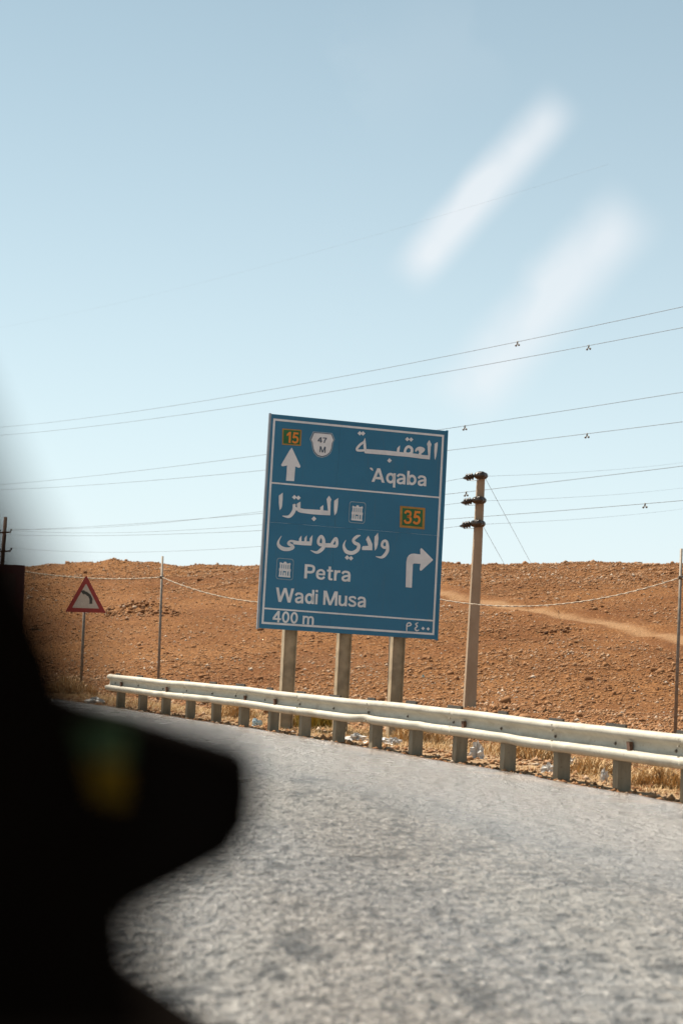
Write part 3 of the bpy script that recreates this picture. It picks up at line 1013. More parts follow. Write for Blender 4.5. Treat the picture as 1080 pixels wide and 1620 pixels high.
    poly(mb, zC, [(375, 588), (386, 593), (500, 708), (502, 718), (380, 828), (368, 830), (360, 815), (370, 757), (300, 752), (288, 762), (276, 1012), (211, 1006), (219, 730), (228, 690), (246, 664), (270, 650), (300, 647), (369, 656), (366, 605)])
    part(mb, 'arrow', 'white', sign)

    # little monument symbols
    def symbol(z, tl, tr, br, bl):
        tl, tr, br, bl = (np.array(z(*p)) for p in (tl, tr, br, bl))

        def q(s, t):
            return (tl * (1 - s) + tr * s) * (1 - t) + (bl * (1 - s) + br * s) * t

        def ring(t):
            r, pts = 0.13, []
            for (a0, cx_, cy_) in ((180, r, r), (270, 1 - r, r), (0, 1 - r, 1 - r), (90, r, 1 - r)):
                for k in range(5):
                    th = R(a0 + 22.5 * k)
                    x_, y_ = cx_ + r * math.cos(th), cy_ + r * math.sin(th)
                    pts.append(q(0.5 + (x_ - 0.5) * t, 0.5 + (y_ - 0.5) * t))
            return pts
        a, b = ring(1.0), ring(0.94)
        mb = MB()
        for i in range(len(a)):
            j = (i + 1) % len(a)
            slab(mb, [a[i], a[j], b[j], b[i]], 0.0015)
        o = part(mb, 'symbol_frame', 'iconline', sign)
        mb = MB()

        def rect(x0, y0, x1, y1):
            slab(mb, [q(x0, y0), q(x1, y0), q(x1, y1), q(x0, y1)], nxt())
        rect(0.18, 0.23, 0.82, 0.29)
        rect(0.16, 0.48, 0.84, 0.60)
        rect(0.16, 0.80, 0.84, 0.88)
        slab(mb, [q(0.44, 0.16), q(0.56, 0.16), q(0.60, 0.235), q(0.40, 0.235)], nxt())
        slab(mb, [q(0.20, 0.19), q(0.34, 0.235), q(0.20, 0.235)], nxt())
        slab(mb, [q(0.80, 0.19), q(0.80, 0.235), q(0.66, 0.235)], nxt())
        for x_ in (0.20, 0.33, 0.455, 0.58, 0.71):
            rect(x_, 0.28, x_ + 0.085, 0.49)
        for x_ in (0.18, 0.31, 0.58, 0.73):
            rect(x_, 0.59, x_ + 0.085, 0.81)
        rect(0.44, 0.66, 0.54, 0.81)
        part(mb, 'monument', 'white', o)
    symbol(zB, (690, 124), (830, 136), (818, 318), (680, 306))
    symbol(zD, (78, 74), (238, 88), (228, 290), (66, 276))

    # posts (H beams) and rails behind the panel
    for px in (457.5, 544.5, 630.0):
        uv = loc(px, 1006)
        top = W3((uv[0] + 0.0, H / 2 - 0.25), -0.13)
        bot = W3((uv[0] + 0.065, -H / 2), -0.215)
        ax = np.array([0.006, 0.0, 1.0])
        top = bot + ax * (H - 0.25)
        ax = ax / np.linalg.norm(ax)
        ground = bot - ax * (bot[2] + 0.75) / ax[2]
        mid, hl = (top + ground) / 2, np.linalg.norm(top - ground) / 2
        nn = n - ax * (n @ ax)
        # section turned so that a flange edge shows on the left
        su = U - ax * (U @ ax)
        mb = MB()
        mb.box(mid + nn * 0.0, su * 0.105, nn * 0.006, ax * hl)
        for sgn in (-1, 1):
            mb.box(mid + su * sgn * 0.110, su * 0.005, nn * 0.085, ax * hl)
        part(mb, 'post', 'signpost', sign)
    for vv in (-1.5, -0.5, 0.5, 1.5):
        mb = MB()
        mb.box(W3((0, vv), -0.036), U * (W / 2 - 0.08), V * 0.035, n * 0.007)
        part(mb, 'back_rail', 'post', sign)


build_sign()


# ------------------------------------------------------------------ left bend warning sign
def build_warning():
    Y = 58.0
    b0 = at(127.5, 1090, Y)
    gz = float(land(b0[0], Y))
    base = np.array([b0[0], Y, gz])
    s = thing('warning_sign', base, 'red bordered triangular left bend warning sign on a thin grey pole', 'road sign')
    A, B, Cc = at(136.5, 910, Y), at(103, 968, Y), at(167.5, 970, Y)
    n = np.array([0.05, -1.0, 0])
    n /= np.linalg.norm(n)
    cen = (A + B + Cc) / 3
    e = (Cc - B) / np.linalg.norm(Cc - B)

    def tri(k):
        out = []
        P = [cen + (p - cen) * k for p in (A, Cc, B)]
        for i in range(3):
            p, a, b = P[i], P[i - 1], P[(i + 1) % 3]
            r = 0.05
            out += [p + (a - p) / np.linalg.norm(a - p) * r, p * 0.8 + (p + (a - p) / np.linalg.norm(a - p) * r + p + (b - p) / np.linalg.norm(b - p) * r) * 0.1, p + (b - p) / np.linalg.norm(b - p) * r]
        return out
    mb = MB()
    mb.prism([p - n * 0.0 for p in tri(1.0)][::-1], n * 0.02)
    part(mb, 'plate', 'red', s)
    mb = MB()
    mb.prism([p + n * 0.0215 for p in tri(0.66)][::-1], n * 0.004)
    part(mb, 'plate_face', 'cream', s)
    mb = MB()
    pts = [(143.8, 955.5, 4.6), (144.0, 948, 4.8), (141.5, 942.5, 4.8), (136.5, 938.6, 4.8), (133, 937.2, 4.0)]
    Lp, Rp = [], []
    for i, (x, y, w) in enumerate(pts):
        a, b = pts[max(i - 1, 0)], pts[min(i + 1, len(pts) - 1)]
        d = np.array([b[0] - a[0], b[1] - a[1]], float)
        d /= np.linalg.norm(d)
        Lp.append(at(x - d[1] * w / 2, y + d[0] * w / 2, Y) + n * 0.027)
        Rp.append(at(x + d[1] * w / 2, y - d[0] * w / 2, Y) + n * 0.027)
    vs = Lp + Rp + [p + n * 0.004 for p in Lp + Rp]
    k = len(pts)
    mb.add(vs, [(i, i + 1, k + i + 1, k + i) for i in range(k - 1)] + [(2 * k + i, 3 * k + i, 3 * k + i + 1, 2 * k + i + 1) for i in range(k - 1)])
    hd = [at(x, y, Y) + n * 0.0272 for x, y in ((127.3, 935.2), (134.2, 933.6), (132.6, 941.4))]
    mb.prism(hd, n * 0.004)
    part(mb, 'bend_arrow', 'black', s)
    mb = MB()
    tp = at(134.5, 930, Y) - n * 0.05
    mb.tube([np.array([b0[0], Y + 0.05, gz - 0.4]), tp], 0.042, 10)
    part(mb, 'pole', 'pole', s, True)


build_warning()


# ------------------------------------------------------------------ dark red board at the left edge
def build_board():
    Y = 47.0
    tl, tr = at(-95, 889, Y), at(39, 894.5, Y)
    bl, br = at(-102, 1052, Y), at(33, 1058, Y)
    c = (tl + tr + bl + br) / 4
    base = np.array([c[0], Y, float(land(c[0], Y))])
    s = thing('notice_board', base, 'dark red framed board half hidden behind the car at the left edge', 'sign board')
    e = (tr - tl) / 2
    v = (tl - bl) / 2
    n = np.array([0, -1.0, 0])
    fw = 0.20
    mb = MB()
    mb.box(c, e * 0.9, v * 0.92, n * 0.02)
    part(mb, 'board_panel', 'boardface', s)
    le, lv = np.linalg.norm(e), np.linalg.norm(v)
    eu, vu = e / le, v / lv
    for cc, a, b in ((c + vu * (lv - fw / 2), le, fw / 2), (c - vu * (lv - fw / 2), le, fw / 2)):
        mb = MB()
        mb.box(cc, eu * a, vu * b, n * 0.05)
        part(mb, 'frame_bar', 'boardred', s)
    for sg in (-1, 1):
        mb = MB()
        mb.box(c + eu * sg * (le - fw / 2), eu * fw / 2, vu * (lv - fw - 0.002), n * 0.05)
        part(mb, 'frame_bar', 'boardred', s)
    for sg in (-0.55, 0.55):
        mb = MB()
        p = c + eu * sg * le
        mb.tube([np.array([p[0], Y + 0.1, base[2] - 0.4]), np.array([p[0], Y + 0.1, p[2] + lv * 0.8])], 0.05, 10)
        part(mb, 'post', 'pole', s, True)


build_board()


# ------------------------------------------------------------------ power poles, wires, cable
def cable_pts(P0, P1, sag, n=48, ext=(0.0, 1.0)):
    P0, P1 = np.asarray(P0, float), np.asarray(P1, float)
    t = np.linspace(ext[0], ext[1], n)
    pts = P0[None] * (1 - t[:, None]) + P1[None] * t[:, None]
    pts[:, 2] -= sag * 4 * t * (1 - t)
    return pts


def lathe(mb, p, ax, prof, seg=12):
    p, ax = np.asarray(p, float), np.asarray(ax, float) / np.linalg.norm(ax)
    mb.tube([p + ax * a for a, _ in prof], [r for _, r in prof], seg)


PY = 70.0
LY = 128.0
ends = {}


def build_power_pole():
    b = at(742, 1122, PY)
    gz = float(land(b[0], PY))
    base = np.array([b[0], PY, gz])
    s = thing('power_pole', base, 'tapered tan concrete power pole with three pairs of dark insulators', 'power pole')
    top = at(760.8, 748, PY)
    ax = top - base
    mb = MB()
    lo = base - ax / np.linalg.norm(ax) * 0.6
    wl, wt = 0.215, 0.128
    ang = R(9)
    ex, ey = np.array([math.cos(ang), math.sin(ang), 0]), np.array([-math.sin(ang), math.cos(ang), 0])

    def ring(c, w):
        d = w * 0.82
        ch = w * 0.16
        return [c + ex * x + ey * y for x, y in ((-w + ch, -d), (w - ch, -d), (w, -d + ch), (w, d - ch), (w - ch, d), (-w + ch, d), (-w, d - ch), (-w, -d + ch))]
    a, c = ring(lo, wl), ring(top, wt)
    mb.add(a + c, [(i, (i + 1) % 8, 8 + (i + 1) % 8, 8 + i) for i in range(8)] + [tuple(range(8, 16)), tuple(range(8))[::-1]])
    part(mb, 'pole_shaft', 'concrete', s)
    left_dir = at(8, 846, LY) - at(742, 790, PY)
    left_dir[2] = 0
    left_dir /= np.linalg.norm(left_dir)
    right_dir = np.array([0.86, -0.50, 0.0])
    sheds = [(0.0, 0.03)]
    for k in range(3):
        a0 = 0.04 + k * 0.092
        sheds += [(a0, 0.085), (a0 + 0.012, 0.130), (a0 + 0.062, 0.124), (a0 + 0.074, 0.085)]
    sheds += [(0.33, 0.05), (0.42, 0.018)]
    for yi, (py, pxc) in enumerate(((752.5, 760.5), (791.5, 757.5), (828.5, 755.5))):
        c0 = at(pxc, py, PY)
        mb = MB()
        w = 0.15 + 0.012 * yi
        lathe(mb, c0 - np.array([0, 0, 0.10]), (0, 0, 1), [(-0.03, w * 0.8), (0.0, w + 0.05), (0.06, w + 0.10), (0.14, w + 0.10), (0.20, w + 0.05), (0.23, w * 0.8)], 14)
        part(mb, 'clamp', 'insul', s)
        # arm that carries the left string out, then the string itself
        q0 = at(pxc - 10.5, py + 0.3, PY)
        mb = MB()
        mb.tube([c0, q0], 0.028, 6)
        part(mb, 'arm', 'metal', s)
        mb = MB()
        d1 = at(pxc - 24, py + 3.0, PY) - q0
        lathe(mb, q0, d1, sheds)
        part(mb, 'insulator', 'insul', s, True)
        e1 = q0 + d1 / np.linalg.norm(d1) * 0.42
        mb = MB()
        q1 = at(pxc - 3.5, py - 0.5, PY - 0.2)
        d2 = at(pxc + 9, py + 1.0, PY - 0.55) - q1
        lathe(mb, q1 + np.array([0, -0.08, 0]), d2 * np.array([1, 1, 0.6]), [(a_ * 0.75, r_ * 1.1) for a_, r_ in sheds])
        part(mb, 'insulator', 'insul', s, True)
        e2 = q1 + d2 / np.linalg.norm(d2) * 0.4
        # loop of slack wire under the strings
        mb = MB()
        mb.tube(cable_pts(e1, e2, 0.12, 10), 0.010, 5)
        part(mb, 'jumper_wire', 'wire', s, True)
        ends[yi] = (e1, e2)
    return s, top


POLE, POLE_TOP = build_power_pole()


def build_far_pole():
    top = at(8.5, 818, LY)
    gz = float(land(top[0], LY))
    base = np.array([top[0] - 0.15, LY, gz])
    s = thing('wooden_pole', base, 'dark brown wooden line pole above the red framed board at left edge', 'power pole')
    mb = MB()
    mb.tube([base - np.array([0, 0, 0.5]), top], [0.16, 0.115], 10)
    part(mb, 'pole_shaft', 'wood', s, True)
    att = []
    for py, hw in ((842.5, 9), (872.5, 9)):
        c = at(8, py, LY)
        a, b = at(8 - hw, py + 0.5, LY - 0.15), at(8 + hw, py - 0.5, LY - 0.15)
        mb = MB()
        mb.box((a + b) / 2, (b - a) / 2, np.array([0, 0.05, 0]), np.array([0, 0, 0.05]))
        part(mb, 'crossarm', 'wood', s)
        for p in (a, b):
            mb = MB()
            lathe(mb, p + np.array([0, 0, 0.05]), (0, 0, 1), [(0, 0.03), (0.06, 0.06), (0.12, 0.07), (0.16, 0.03)], 8)
            part(mb, 'insulator', 'insul', s, True)
            att.append(p + np.array([0, 0, 0.2]))
    return att


FAR_ATT = build_far_pole()


def quad_wire(obs, rad, label, name='power_line', mat='wire', dampers=(), group='overhead lines'):
    """wire through three observed points (picture x, y and distance), parabola in 3-D"""
    P = np.array([at(*o) for o in obs])
    # parameter along the ground distance between first and last
    h = (P[-1] - P[0])[:2]
    L = np.linalg.norm(h)
    h /= L
    t = np.array([(p - P[0])[:2] @ h for p in P])
    cz = np.polyfit(t, P[:, 2], min(2, len(P) - 1))
    cxx, cyy = np.polyfit(t, P[:, 0], 1), np.polyfit(t, P[:, 1], 1)

    def pt(a):
        return np.array([np.polyval(cxx, a), np.polyval(cyy, a), np.polyval(cz, a)])
    ts = np.linspace(-0.25 * L, 1.25 * L, 90)
    mid = pt(0.5 * L)
    w = thing(name, (mid[0], mid[1], mid[2]), label, 'power line', group)
    mb = MB()
    mb.tube([pt(a) for a in ts], rad, 6)
    part(mb, 'conductor', mat, w, True)
    for px, py in dampers:
        # nearest parameter to that line of sight
        best, ba = 1e9, 0
        for a in np.linspace(0, L, 3000):
            p = pt(a) - np.array([0, 0, CAM_H])
            d = ray(px, py)
            e = abs(p[0] / p[1] - d[0] / d[1])
            if e < best:
                best, ba = e, a
        c = pt(ba)
        tang = pt(ba + 0.5) - pt(ba - 0.5)
        tang /= np.linalg.norm(tang)
        mb = MB()
        dn = np.array([0, 0, -1.0])
        k = c[1] / 95.0
        mb.tube([c + dn * -0.03 * k, c + dn * 0.10 * k], 0.035 * k, 8)
        mb.tube([c + dn * 0.08 * k, c + dn * 0.15 * k + tang * 0.13 * k], 0.022 * k, 6)
        mb.tube([c + dn * 0.08 * k, c + dn * 0.15 * k - tang * 0.13 * k], 0.022 * k, 6)
        for sg in (-1, 1):
            q = c + dn * 0.15 * k + tang * sg * 0.09 * k
            lathe(mb, q, dn * 0.4 + tang * sg, [(0, 0.02 * k), (0.02 * k, 0.045 * k), (0.075 * k, 0.052 * k), (0.11 * k, 0.02 * k)], 8)
        part(mb, 'vibration_damper', 'metal', w, True)
    return w


ra = 0.0115
quad_wire([(0, 675, 190), (430, 620, 128), (820, 542, 96), (1080, 478.5, 82)], ra, 'uppermost of the long grey power lines across the sky', dampers=[(818, 543)])
quad_wire([(0, 687.5, 188), (430, 640, 127), (931, 546, 90), (1080, 513, 81)], ra, 'second power line from the top, close below the uppermost', dampers=[(931, 546)])
quad_wire([(0, 766, 190), (418, 722.5, 130), (735, 678.5, 103), (1080, 612, 82)], ra, 'power line that passes the top right corner of the blue sign', dampers=[(735, 679)])
quad_wire([(0, 774, 188), (418, 748, 130), (705, 715, 105), (1080, 660.5, 82)], ra, 'power line meeting the blue sign beside its upper arrow panel', dampers=[(928, 688)])
quad_wire([(15, 838, 186), (418, 815, 130), (737, 781, 103), (1080, 731, 82)], ra, 'power line crossing just below the top of the concrete pole', dampers=[(737, 782)])
quad_wire([(15, 846, 186), (418, 842, 130), (703, 823, 106), (1080, 787, 82)], ra, 'lowest thick power line, crossing the middle of the concrete pole', dampers=[(1020, 795)])
quad_wire([(0, 517, 330), (330, 447, 250), (640, 355, 200)], 0.004, 'faint thin wire high in the sky above all the power lines', mat='thin')

names3 = ('thin wire tied to the top insulators of the concrete pole', 'thin wire tied to the middle insulators of the concrete pole', 'thin wire tied to the bottom insulators of the concrete pole')
for i in range(3):
    e1, e2 = ends[i]
    far = FAR_ATT[(1, 0, 3)[i]]
    rt = (at(1090, 730.5, 120), at(1090, 770.5, 120), at(1090, 803.5, 120))[i]
    w = thing('thin_wire', e1, names3[i], 'wire', 'overhead lines')
    mb = MB()
    mb.tube(cable_pts(e1, far, 0.55, 40), 0.006, 5)
    part(mb, 'conductor', 'thin', w, True)
    mb = MB()
    mb.tube(cable_pts(e2, rt, 0.12, 40, (0.0, 1.6)), 0.0045, 5)
    part(mb, 'conductor', 'thin', w, True)

for (px, py), (qx, qy), lb in (((766, 754), (884, 968), 'taller stay wire slanting down right from the top of the concrete pole'),
                               ((762.5, 830), (830, 945), 'shorter stay wire slanting down right from the lowest pole clamp')):
    a = at(px, py, PY)
    g = hit(qx, qy)
    w = tag(thing('stay_wire', g, lb, 'wire', 'stay wires of the concrete pole'), None)
    mb = MB()
    mb.tube([a, g - np.array([0, 0, 0.2])], 0.007, 5)
    part(mb, 'cable', 'thin', w, True)
    mb = MB()
    mb.tube([g - np.array([0, 0, 0.2]), g + (a - g) / np.linalg.norm(a - g) * 0.5], 0.022, 6)
    part(mb, 'anchor_rod', 'metal', w, True)

# thin poles carrying a sagging rope-like cable
CP = []
for (px, Y, ytop, yatt, lb) in ((-75, 66, 840, 880, 'thin cable pole hidden by the car at the far left'),
                                (249, 62, 880, 913.5, 'thin steel cable pole between the warning sign and the blue sign'),
                                (614, 56, 905, 930, 'thin cable pole behind the right post of the blue sign'),
                                (1069, 50, 868, 914, 'thin steel cable pole at the right edge of the picture'),
                                (1560, 45, 868, 912, 'thin cable pole beyond the right edge')):
    b = at(px, 1120, Y)
    gz = float(land(b[0], Y))
    top = at(px + (1120 - ytop) * 0.0335, ytop, Y)
    att = at(px + (1120 - yatt) * 0.0335, yatt, Y)
    if -50 < px < 1100:
        s = thing('cable_pole', (b[0], Y, gz), lb, 'pole', 'thin poles carrying the sagging cable')
        mb = MB()
        mb.tube([np.array([b[0], Y, gz - 0.4]), top], [0.046, 0.036], 8)
        part(mb, 'pole_shaft', 'pole', s, True)
        mb = MB()
        mb.tube([att + np.array([-0.06, -0.06, 0]), att + np.array([0.06, -0.06, 0])], 0.05, 8)
        part(mb, 'cable_clip', 'metal', s)
    CP.append(att + np.array([0, -0.07, 0]))
for i, (sag, lb) in enumerate(((0.30, 'pale sagging cable running left from the pole beside the warning sign'), (0.62, 'pale sagging cable running into the left side of the blue sign'),
                               (0.62, 'pale sagging cable crossing the concrete power pole'), (0.6, 'pale cable leaving the picture at the right edge pole'))):
    pts = cable_pts(CP[i], CP[i + 1], sag, 120)
    w = thing('cable', CP[i], lb, 'cable', 'cable spans')
    for ph in (0, math.pi):
        mb = MB()
        tw = []
        for k, p in enumerate(pts):
            a = k * 0.9 + ph
            tw.append(p + np.array([0.0, 0.010 * math.cos(a), 0.010 * math.sin(a)]))
        mb.tube(tw, 0.0125, 6)
        part(mb, 'strand', 'rope', w, True)


# ------------------------------------------------------------------ stones
ICO_V = []
phi = (1 + 5 ** 0.5) / 2
for a in (-1, 1):
    for b in (-phi, phi):
        ICO_V += [(a, b, 0), (0, a, b), (b, 0, a)]
ICO_V = np.array(ICO_V) / math.hypot(1, phi)


def ico_faces():
    F = []
    for i in range(12):
        for j in range(i + 1, 12):
            for k in range(j + 1, 12):
                p, q, r_ = ICO_V[i], ICO_V[j], ICO_V[k]
                if max(np.linalg.norm(p - q), np.linalg.norm(q - r_), np.linalg.norm(p - r_)) < 1.1:
                    nn = np.cross(q - p, r_ - p)
                    F.append((i, j, k) if nn @ (p + q + r_) > 0 else (i, k, j))
    return np.array(F)


ICO_F = ico_faces()
SHAPES = [ICO_V * RNG.uniform(0.62, 1.2, (12, 1)) for _ in range(24)]


OCT_V = np.array([(1, 0, 0), (0, 1, 0), (-1, 0, 0), (0, -1, 0), (0, 0, 1), (0, 0, -1)], float)
OCT_F = np.array([(0, 1, 4), (1, 2, 4), (2, 3, 4), (3, 0, 4), (1, 0, 5), (2, 1, 5), (3, 2, 5), (0, 3, 5)])
OSHAPES = [OCT_V * RNG.uniform(0.7, 1.35, (6, 1)) + RNG.uniform(-0.25, 0.25, (6, 3)) for _ in range(40)]


def stone_mass(name, X, Y, rad, tone, mat='stone', shapes=None, faces=None, flat=0.8):
    n = len(X)
    shapes = SHAPES if shapes is None else shapes
    faces = ICO_F if faces is None else faces
    nv = len(shapes[0])
    Z = land(X, Y)
    sh = np.array(shapes)[RNG.integers(0, len(shapes), n)]
    sc = RNG.uniform(0.65, 1.3, (n, 1, 3)) * np.array([1, 1, flat])
    th = RNG.uniform(0, 2 * math.pi, n)
    P = sh * sc * rad[:, None, None]
    x = P[:, :, 0] * np.cos(th)[:, None] - P[:, :, 1] * np.sin(th)[:, None]
    y = P[:, :, 0] * np.sin(th)[:, None] + P[:, :, 1] * np.cos(th)[:, None]
    V = np.stack([x + X[:, None], y + Y[:, None], P[:, :, 2] + Z[:, None] + rad[:, None] * 0.18], -1).reshape(-1, 3)
    F = (faces[None] + nv * np.arange(n)[:, None, None]).reshape(-1, 3)
    return np_mesh(name, V, F, mat, np.repeat(tone, nv))


def track_dist(X, Y):
    D = np.full(X.shape, 1e9)
    for a, b in zip(TRACK[:-1], TRACK[1:]):
        ab = (b - a)[:2]
        u = np.clip(((X - a[0]) * ab[0] + (Y - a[1]) * ab[1]) / (ab @ ab), 0, 1)
        D = np.minimum(D, np.hypot(X - a[0] - u * ab[0], Y - a[1] - u * ab[1]))
    return D


def build_stones():
    n = 420000
    # spread over the wedge of land in front of the camera, thinning with distance
    Y = RNG.uniform(40 ** 1.6, 214 ** 1.6, n) ** (1 / 1.6)
    X = Y * RNG.uniform(-0.225, 0.225, n)
    t = 0.72 * X + 0.69 * Y
    s = side_of(X, Y)
    dens = 0.30 + 0.70 * sstep(fbm(X / 9, Y / 9, 51, 3), -0.3, 0.3)
    low = 1 - sstep(t, 66, 88)
    top = sstep(t, 96, 108)
    dens = np.clip(dens * (0.50 + 0.6 * low + 0.5 * top), 0, 1)
    right = sstep(X / Y, -0.12, 0.03)
    dens = dens * (0.5 + 0.5 * right)
    keep = (RNG.uniform(0, 1, n) < dens) & (s > 2.5) & (t < 122) & (track_dist(X, Y) > 1.0 + RNG.uniform(0, 0.6, n))
    X, Y, t = X[keep], Y[keep], t[keep]
    m = len(X)
    rad = (0.018 + 0.024 * RNG.gamma(1.5, 0.6, m)) * (0.6 + 0.5 * (Y / 100))
    rad = np.minimum(rad, 0.13)
    tone = np.clip(0.60 + 0.17 * RNG.normal(0, 1, m) + 0.22 * fbm(X / 6, Y / 6, 61, 2), 0, 1)
    tone = np.where(RNG.uniform(0, 1, m) < 0.012, 0.97, tone)
    o = stone_mass('gravel', X, Y, rad, tone, shapes=OSHAPES, faces=OCT_F)
    tag(o, 'brown gravel strewn thickly over the desert slope', 'gravel', None, 'stuff')
    pick = RNG.uniform(0, 1, m) < (0.010 + 0.030 * sstep(t, 98, 108))
    X, Y, t = X[pick] + 0.2, Y[pick] + 0.2, t[pick]
    m = len(X)
    rad = np.minimum(0.06 + 0.05 * RNG.gamma(1.4, 0.8, m), 0.30)
    tone = np.clip(0.52 + 0.16 * RNG.normal(0, 1, m), 0, 1)
    o = stone_mass('stones', X, Y, rad, tone)
    tag(o, 'larger brown stones scattered over the desert slope', 'stones', None, 'stuff')
    # gravel in the verge
    n = 9000
    Y = RNG.uniform(9, 60, n)
    s = RNG.exponential(1.6, n) + ROAD_EDGE + 0.12
    d = np.array([rail_d(y) for y in Y])
    X = rail_x(Y) + d[:, 1] * s
    Y = Y - d[:, 0] * s
    rad = 0.008 + 0.012 * RNG.gamma(1.3, 0.8, n)
    tone = np.clip(0.62 + 0.2 * RNG.normal(0, 1, n), 0, 1)
    o = stone_mass('shoulder_gravel', X, Y, np.minimum(rad, 0.06), tone, shapes=OSHAPES, faces=OCT_F)
    tag(o, 'small pale gravel along the road shoulder', 'gravel', None, 'stuff')


build_stones()


def rock_obj(name, c, r, parent, base, seed, tone):
    rg = np.random.default_rng(seed)
    V = ICO_V * rg.uniform(0.65, 1.2, (12, 1)) * rg.uniform(0.7, 1.3, 3) * np.array([1, 1, 0.7]) * r
    th = rg.uniform(0, 6.28)
    V = np.stack([V[:, 0] * math.cos(th) - V[:, 1] * math.sin(th), V[:, 0] * math.sin(th) + V[:, 1] * math.cos(th), V[:, 2]], 1) + np.asarray(c) - base
    o = np_mesh(name, V, ICO_F, 'stone', np.full(12, tone))
    o.parent = parent
    return o


def build_heap(pxs, py0, py1, count, name, label, rmin, rmax, dark):
    c = hit((pxs[0] + pxs[1]) / 2, py1)
    s = thing(name, c, label, 'rocks')
    for i in range(count):
        u = random.random()
        px = pxs[0] + (pxs[1] - pxs[0]) * u
        edge = min(u, 1 - u) * 2
        py = py1 - (py1 - py0) * random.random() * min(1, 0.35 + edge)
        g = hit(px, py)
        r = random.uniform(rmin, rmax) * (0.6 + 0.4 * edge)
        rock_obj('rock', g + np.array([0, 0, r * random.uniform(0.1, 0.9)]), r, s, c, 500 + i, min(1, max(0, random.gauss(dark, 0.2))))


build_heap((165, 285), 953, 976, 230, 'rubble_heap', 'grey rubble heap on the slope between warning sign and cable pole', 0.08, 0.20, 0.45)
build_heap((928, 962), 958, 970, 10, 'rock_group', 'brown rocks just above the pale track near the right pole', 0.08, 0.24, 0.5)
build_heap((850, 915), 994, 1006, 18, 'rock_group', 'dark rocks just below the pale track on the right slope', 0.07, 0.20, 0.35)


# ------------------------------------------------------------------ dry grass, shrubs, litter
def blades(X, Y, hgt, lean, width, tone, Z=None):
    n = len(X)
    Z = land(X, Y) - 0.01 if Z is None else Z
    th = RNG.uniform(0, 2 * math.pi, n)
    dx, dy = np.cos(th), np.sin(th)
    px, py = -dy * width, dx * width
    b = np.stack([X, Y, Z], 1)
    off = np.stack([px, py, np.zeros(n)], 1)
    m = b + np.stack([dx * lean * 0.35 * hgt, dy * lean * 0.35 * hgt, 0.6 * hgt], 1)
    t = b + np.stack([dx * lean * hgt, dy * lean * hgt, hgt], 1)
    V = np.stack([b - off, b + off, m - off * 0.7, m + off * 0.7, t], 1).reshape(-1, 3)
    k = 5 * np.arange(n)[:, None, None]
    F = (np.array([(0, 1, 3), (0, 3, 2), (2, 3, 4)])[None] + k).reshape(-1, 3)
    return V, F, np.repeat(tone, 5)


def build_grass():
    XX, YY, HH, TT = [], [], [], []
    n = 6000
    Y = RNG.uniform(9, 66, n)
    s = 0.25 + RNG.gamma(1.3, 1.7, n)
    d = np.array([rail_d(y) for y in Y])
    X = rail_x(Y) + d[:, 1] * s
    Yw = Y - d[:, 0] * s
    m = (fbm(X / 2.2, Yw / 2.2, 91, 3) > -0.22) & (s < 9)
    X, Yw, s = X[m], Yw[m], s[m]
    for x, y, ss in zip(X, Yw, s):
        k = random.randint(12, 24)
        r = random.uniform(0.05, 0.18)
        h = random.uniform(0.03, 0.115) * (0.6 + 0.4 * min(1, ss / 1.4))
        XX.append(x + RNG.normal(0, r, k))
        YY.append(y + RNG.normal(0, r, k))
        HH.append(h * RNG.uniform(0.5, 1.15, k))
        TT.append(np.clip(random.gauss(0.5, 0.2) + RNG.normal(0, 0.15, k), 0, 1))
    X, Y, H, T = map(np.concatenate, (XX, YY, HH, TT))
    V, F, t = blades(X, Y, H, RNG.uniform(0.3, 1.8, len(X)), 0.0026 + 0.0022 * RNG.uniform(0, 1, len(X)), T)
    o = np_mesh('dry_grass', V, F, 'grass', t)
    tag(o, 'golden dry grass growing behind the guard rail', 'grass', None, 'stuff')


build_grass()


def shrub(px, py, s_off, size, hgt, mat, label, seed, cnt=900):
    rg = np.random.default_rng(seed)
    d0 = ray(px, py)
    Yc = np.linspace(18, 70, 6000)
    Xc = d0[0] / d0[1] * Yc
    k = int(np.argmin(np.abs(side_of(Xc, Yc) - s_off)))
    X0, Y0 = Xc[k], Yc[k]
    z0 = float(land(X0, Y0))
    root = thing('shrub', (X0, Y0, z0), label, 'shrub', 'dry shrubs along the guard rail')
    base = np.array([X0, Y0, z0])
    mb = MB()
    for i in range(14):
        th, ln = rg.uniform(0, 6.28), rg.uniform(0.4, 0.95)
        tip = base + np.array([math.cos(th) * size * ln, math.sin(th) * size * ln, hgt * rg.uniform(0.5, 0.95)])
        mid = (base + tip) / 2 + np.array([0, 0, hgt * 0.12])
        mb.tube([base - np.array([0, 0, 0.03]), mid, tip], [0.009, 0.006, 0.002], 4)
    part(mb, 'stems', 'rust', root)
    n = cnt
    a, rr = rg.uniform(0, 6.28, n), np.sqrt(rg.uniform(0, 1, n))
    lump = 0.8 + 0.2 * np.sin(a * 3 + seed) + 0.12 * np.sin(a * 7 + seed * 2)
    X = X0 + np.cos(a) * rr * size * lump
    Y = Y0 + np.sin(a) * rr * size * lump
    Z = z0 + hgt * (1 - rr ** 2) * rg.uniform(0.05, 0.8, n) + 0.0
    V, F, t = blades(X, Y, rg.uniform(0.25, 0.55, n) * hgt, rg.uniform(0.2, 1.3, n), np.full(n, 0.006), np.clip(rg.normal(0.5, 0.22, n), 0, 1), Z)
    o = np_mesh('foliage', V - base, F, mat, t)
    o.parent = root


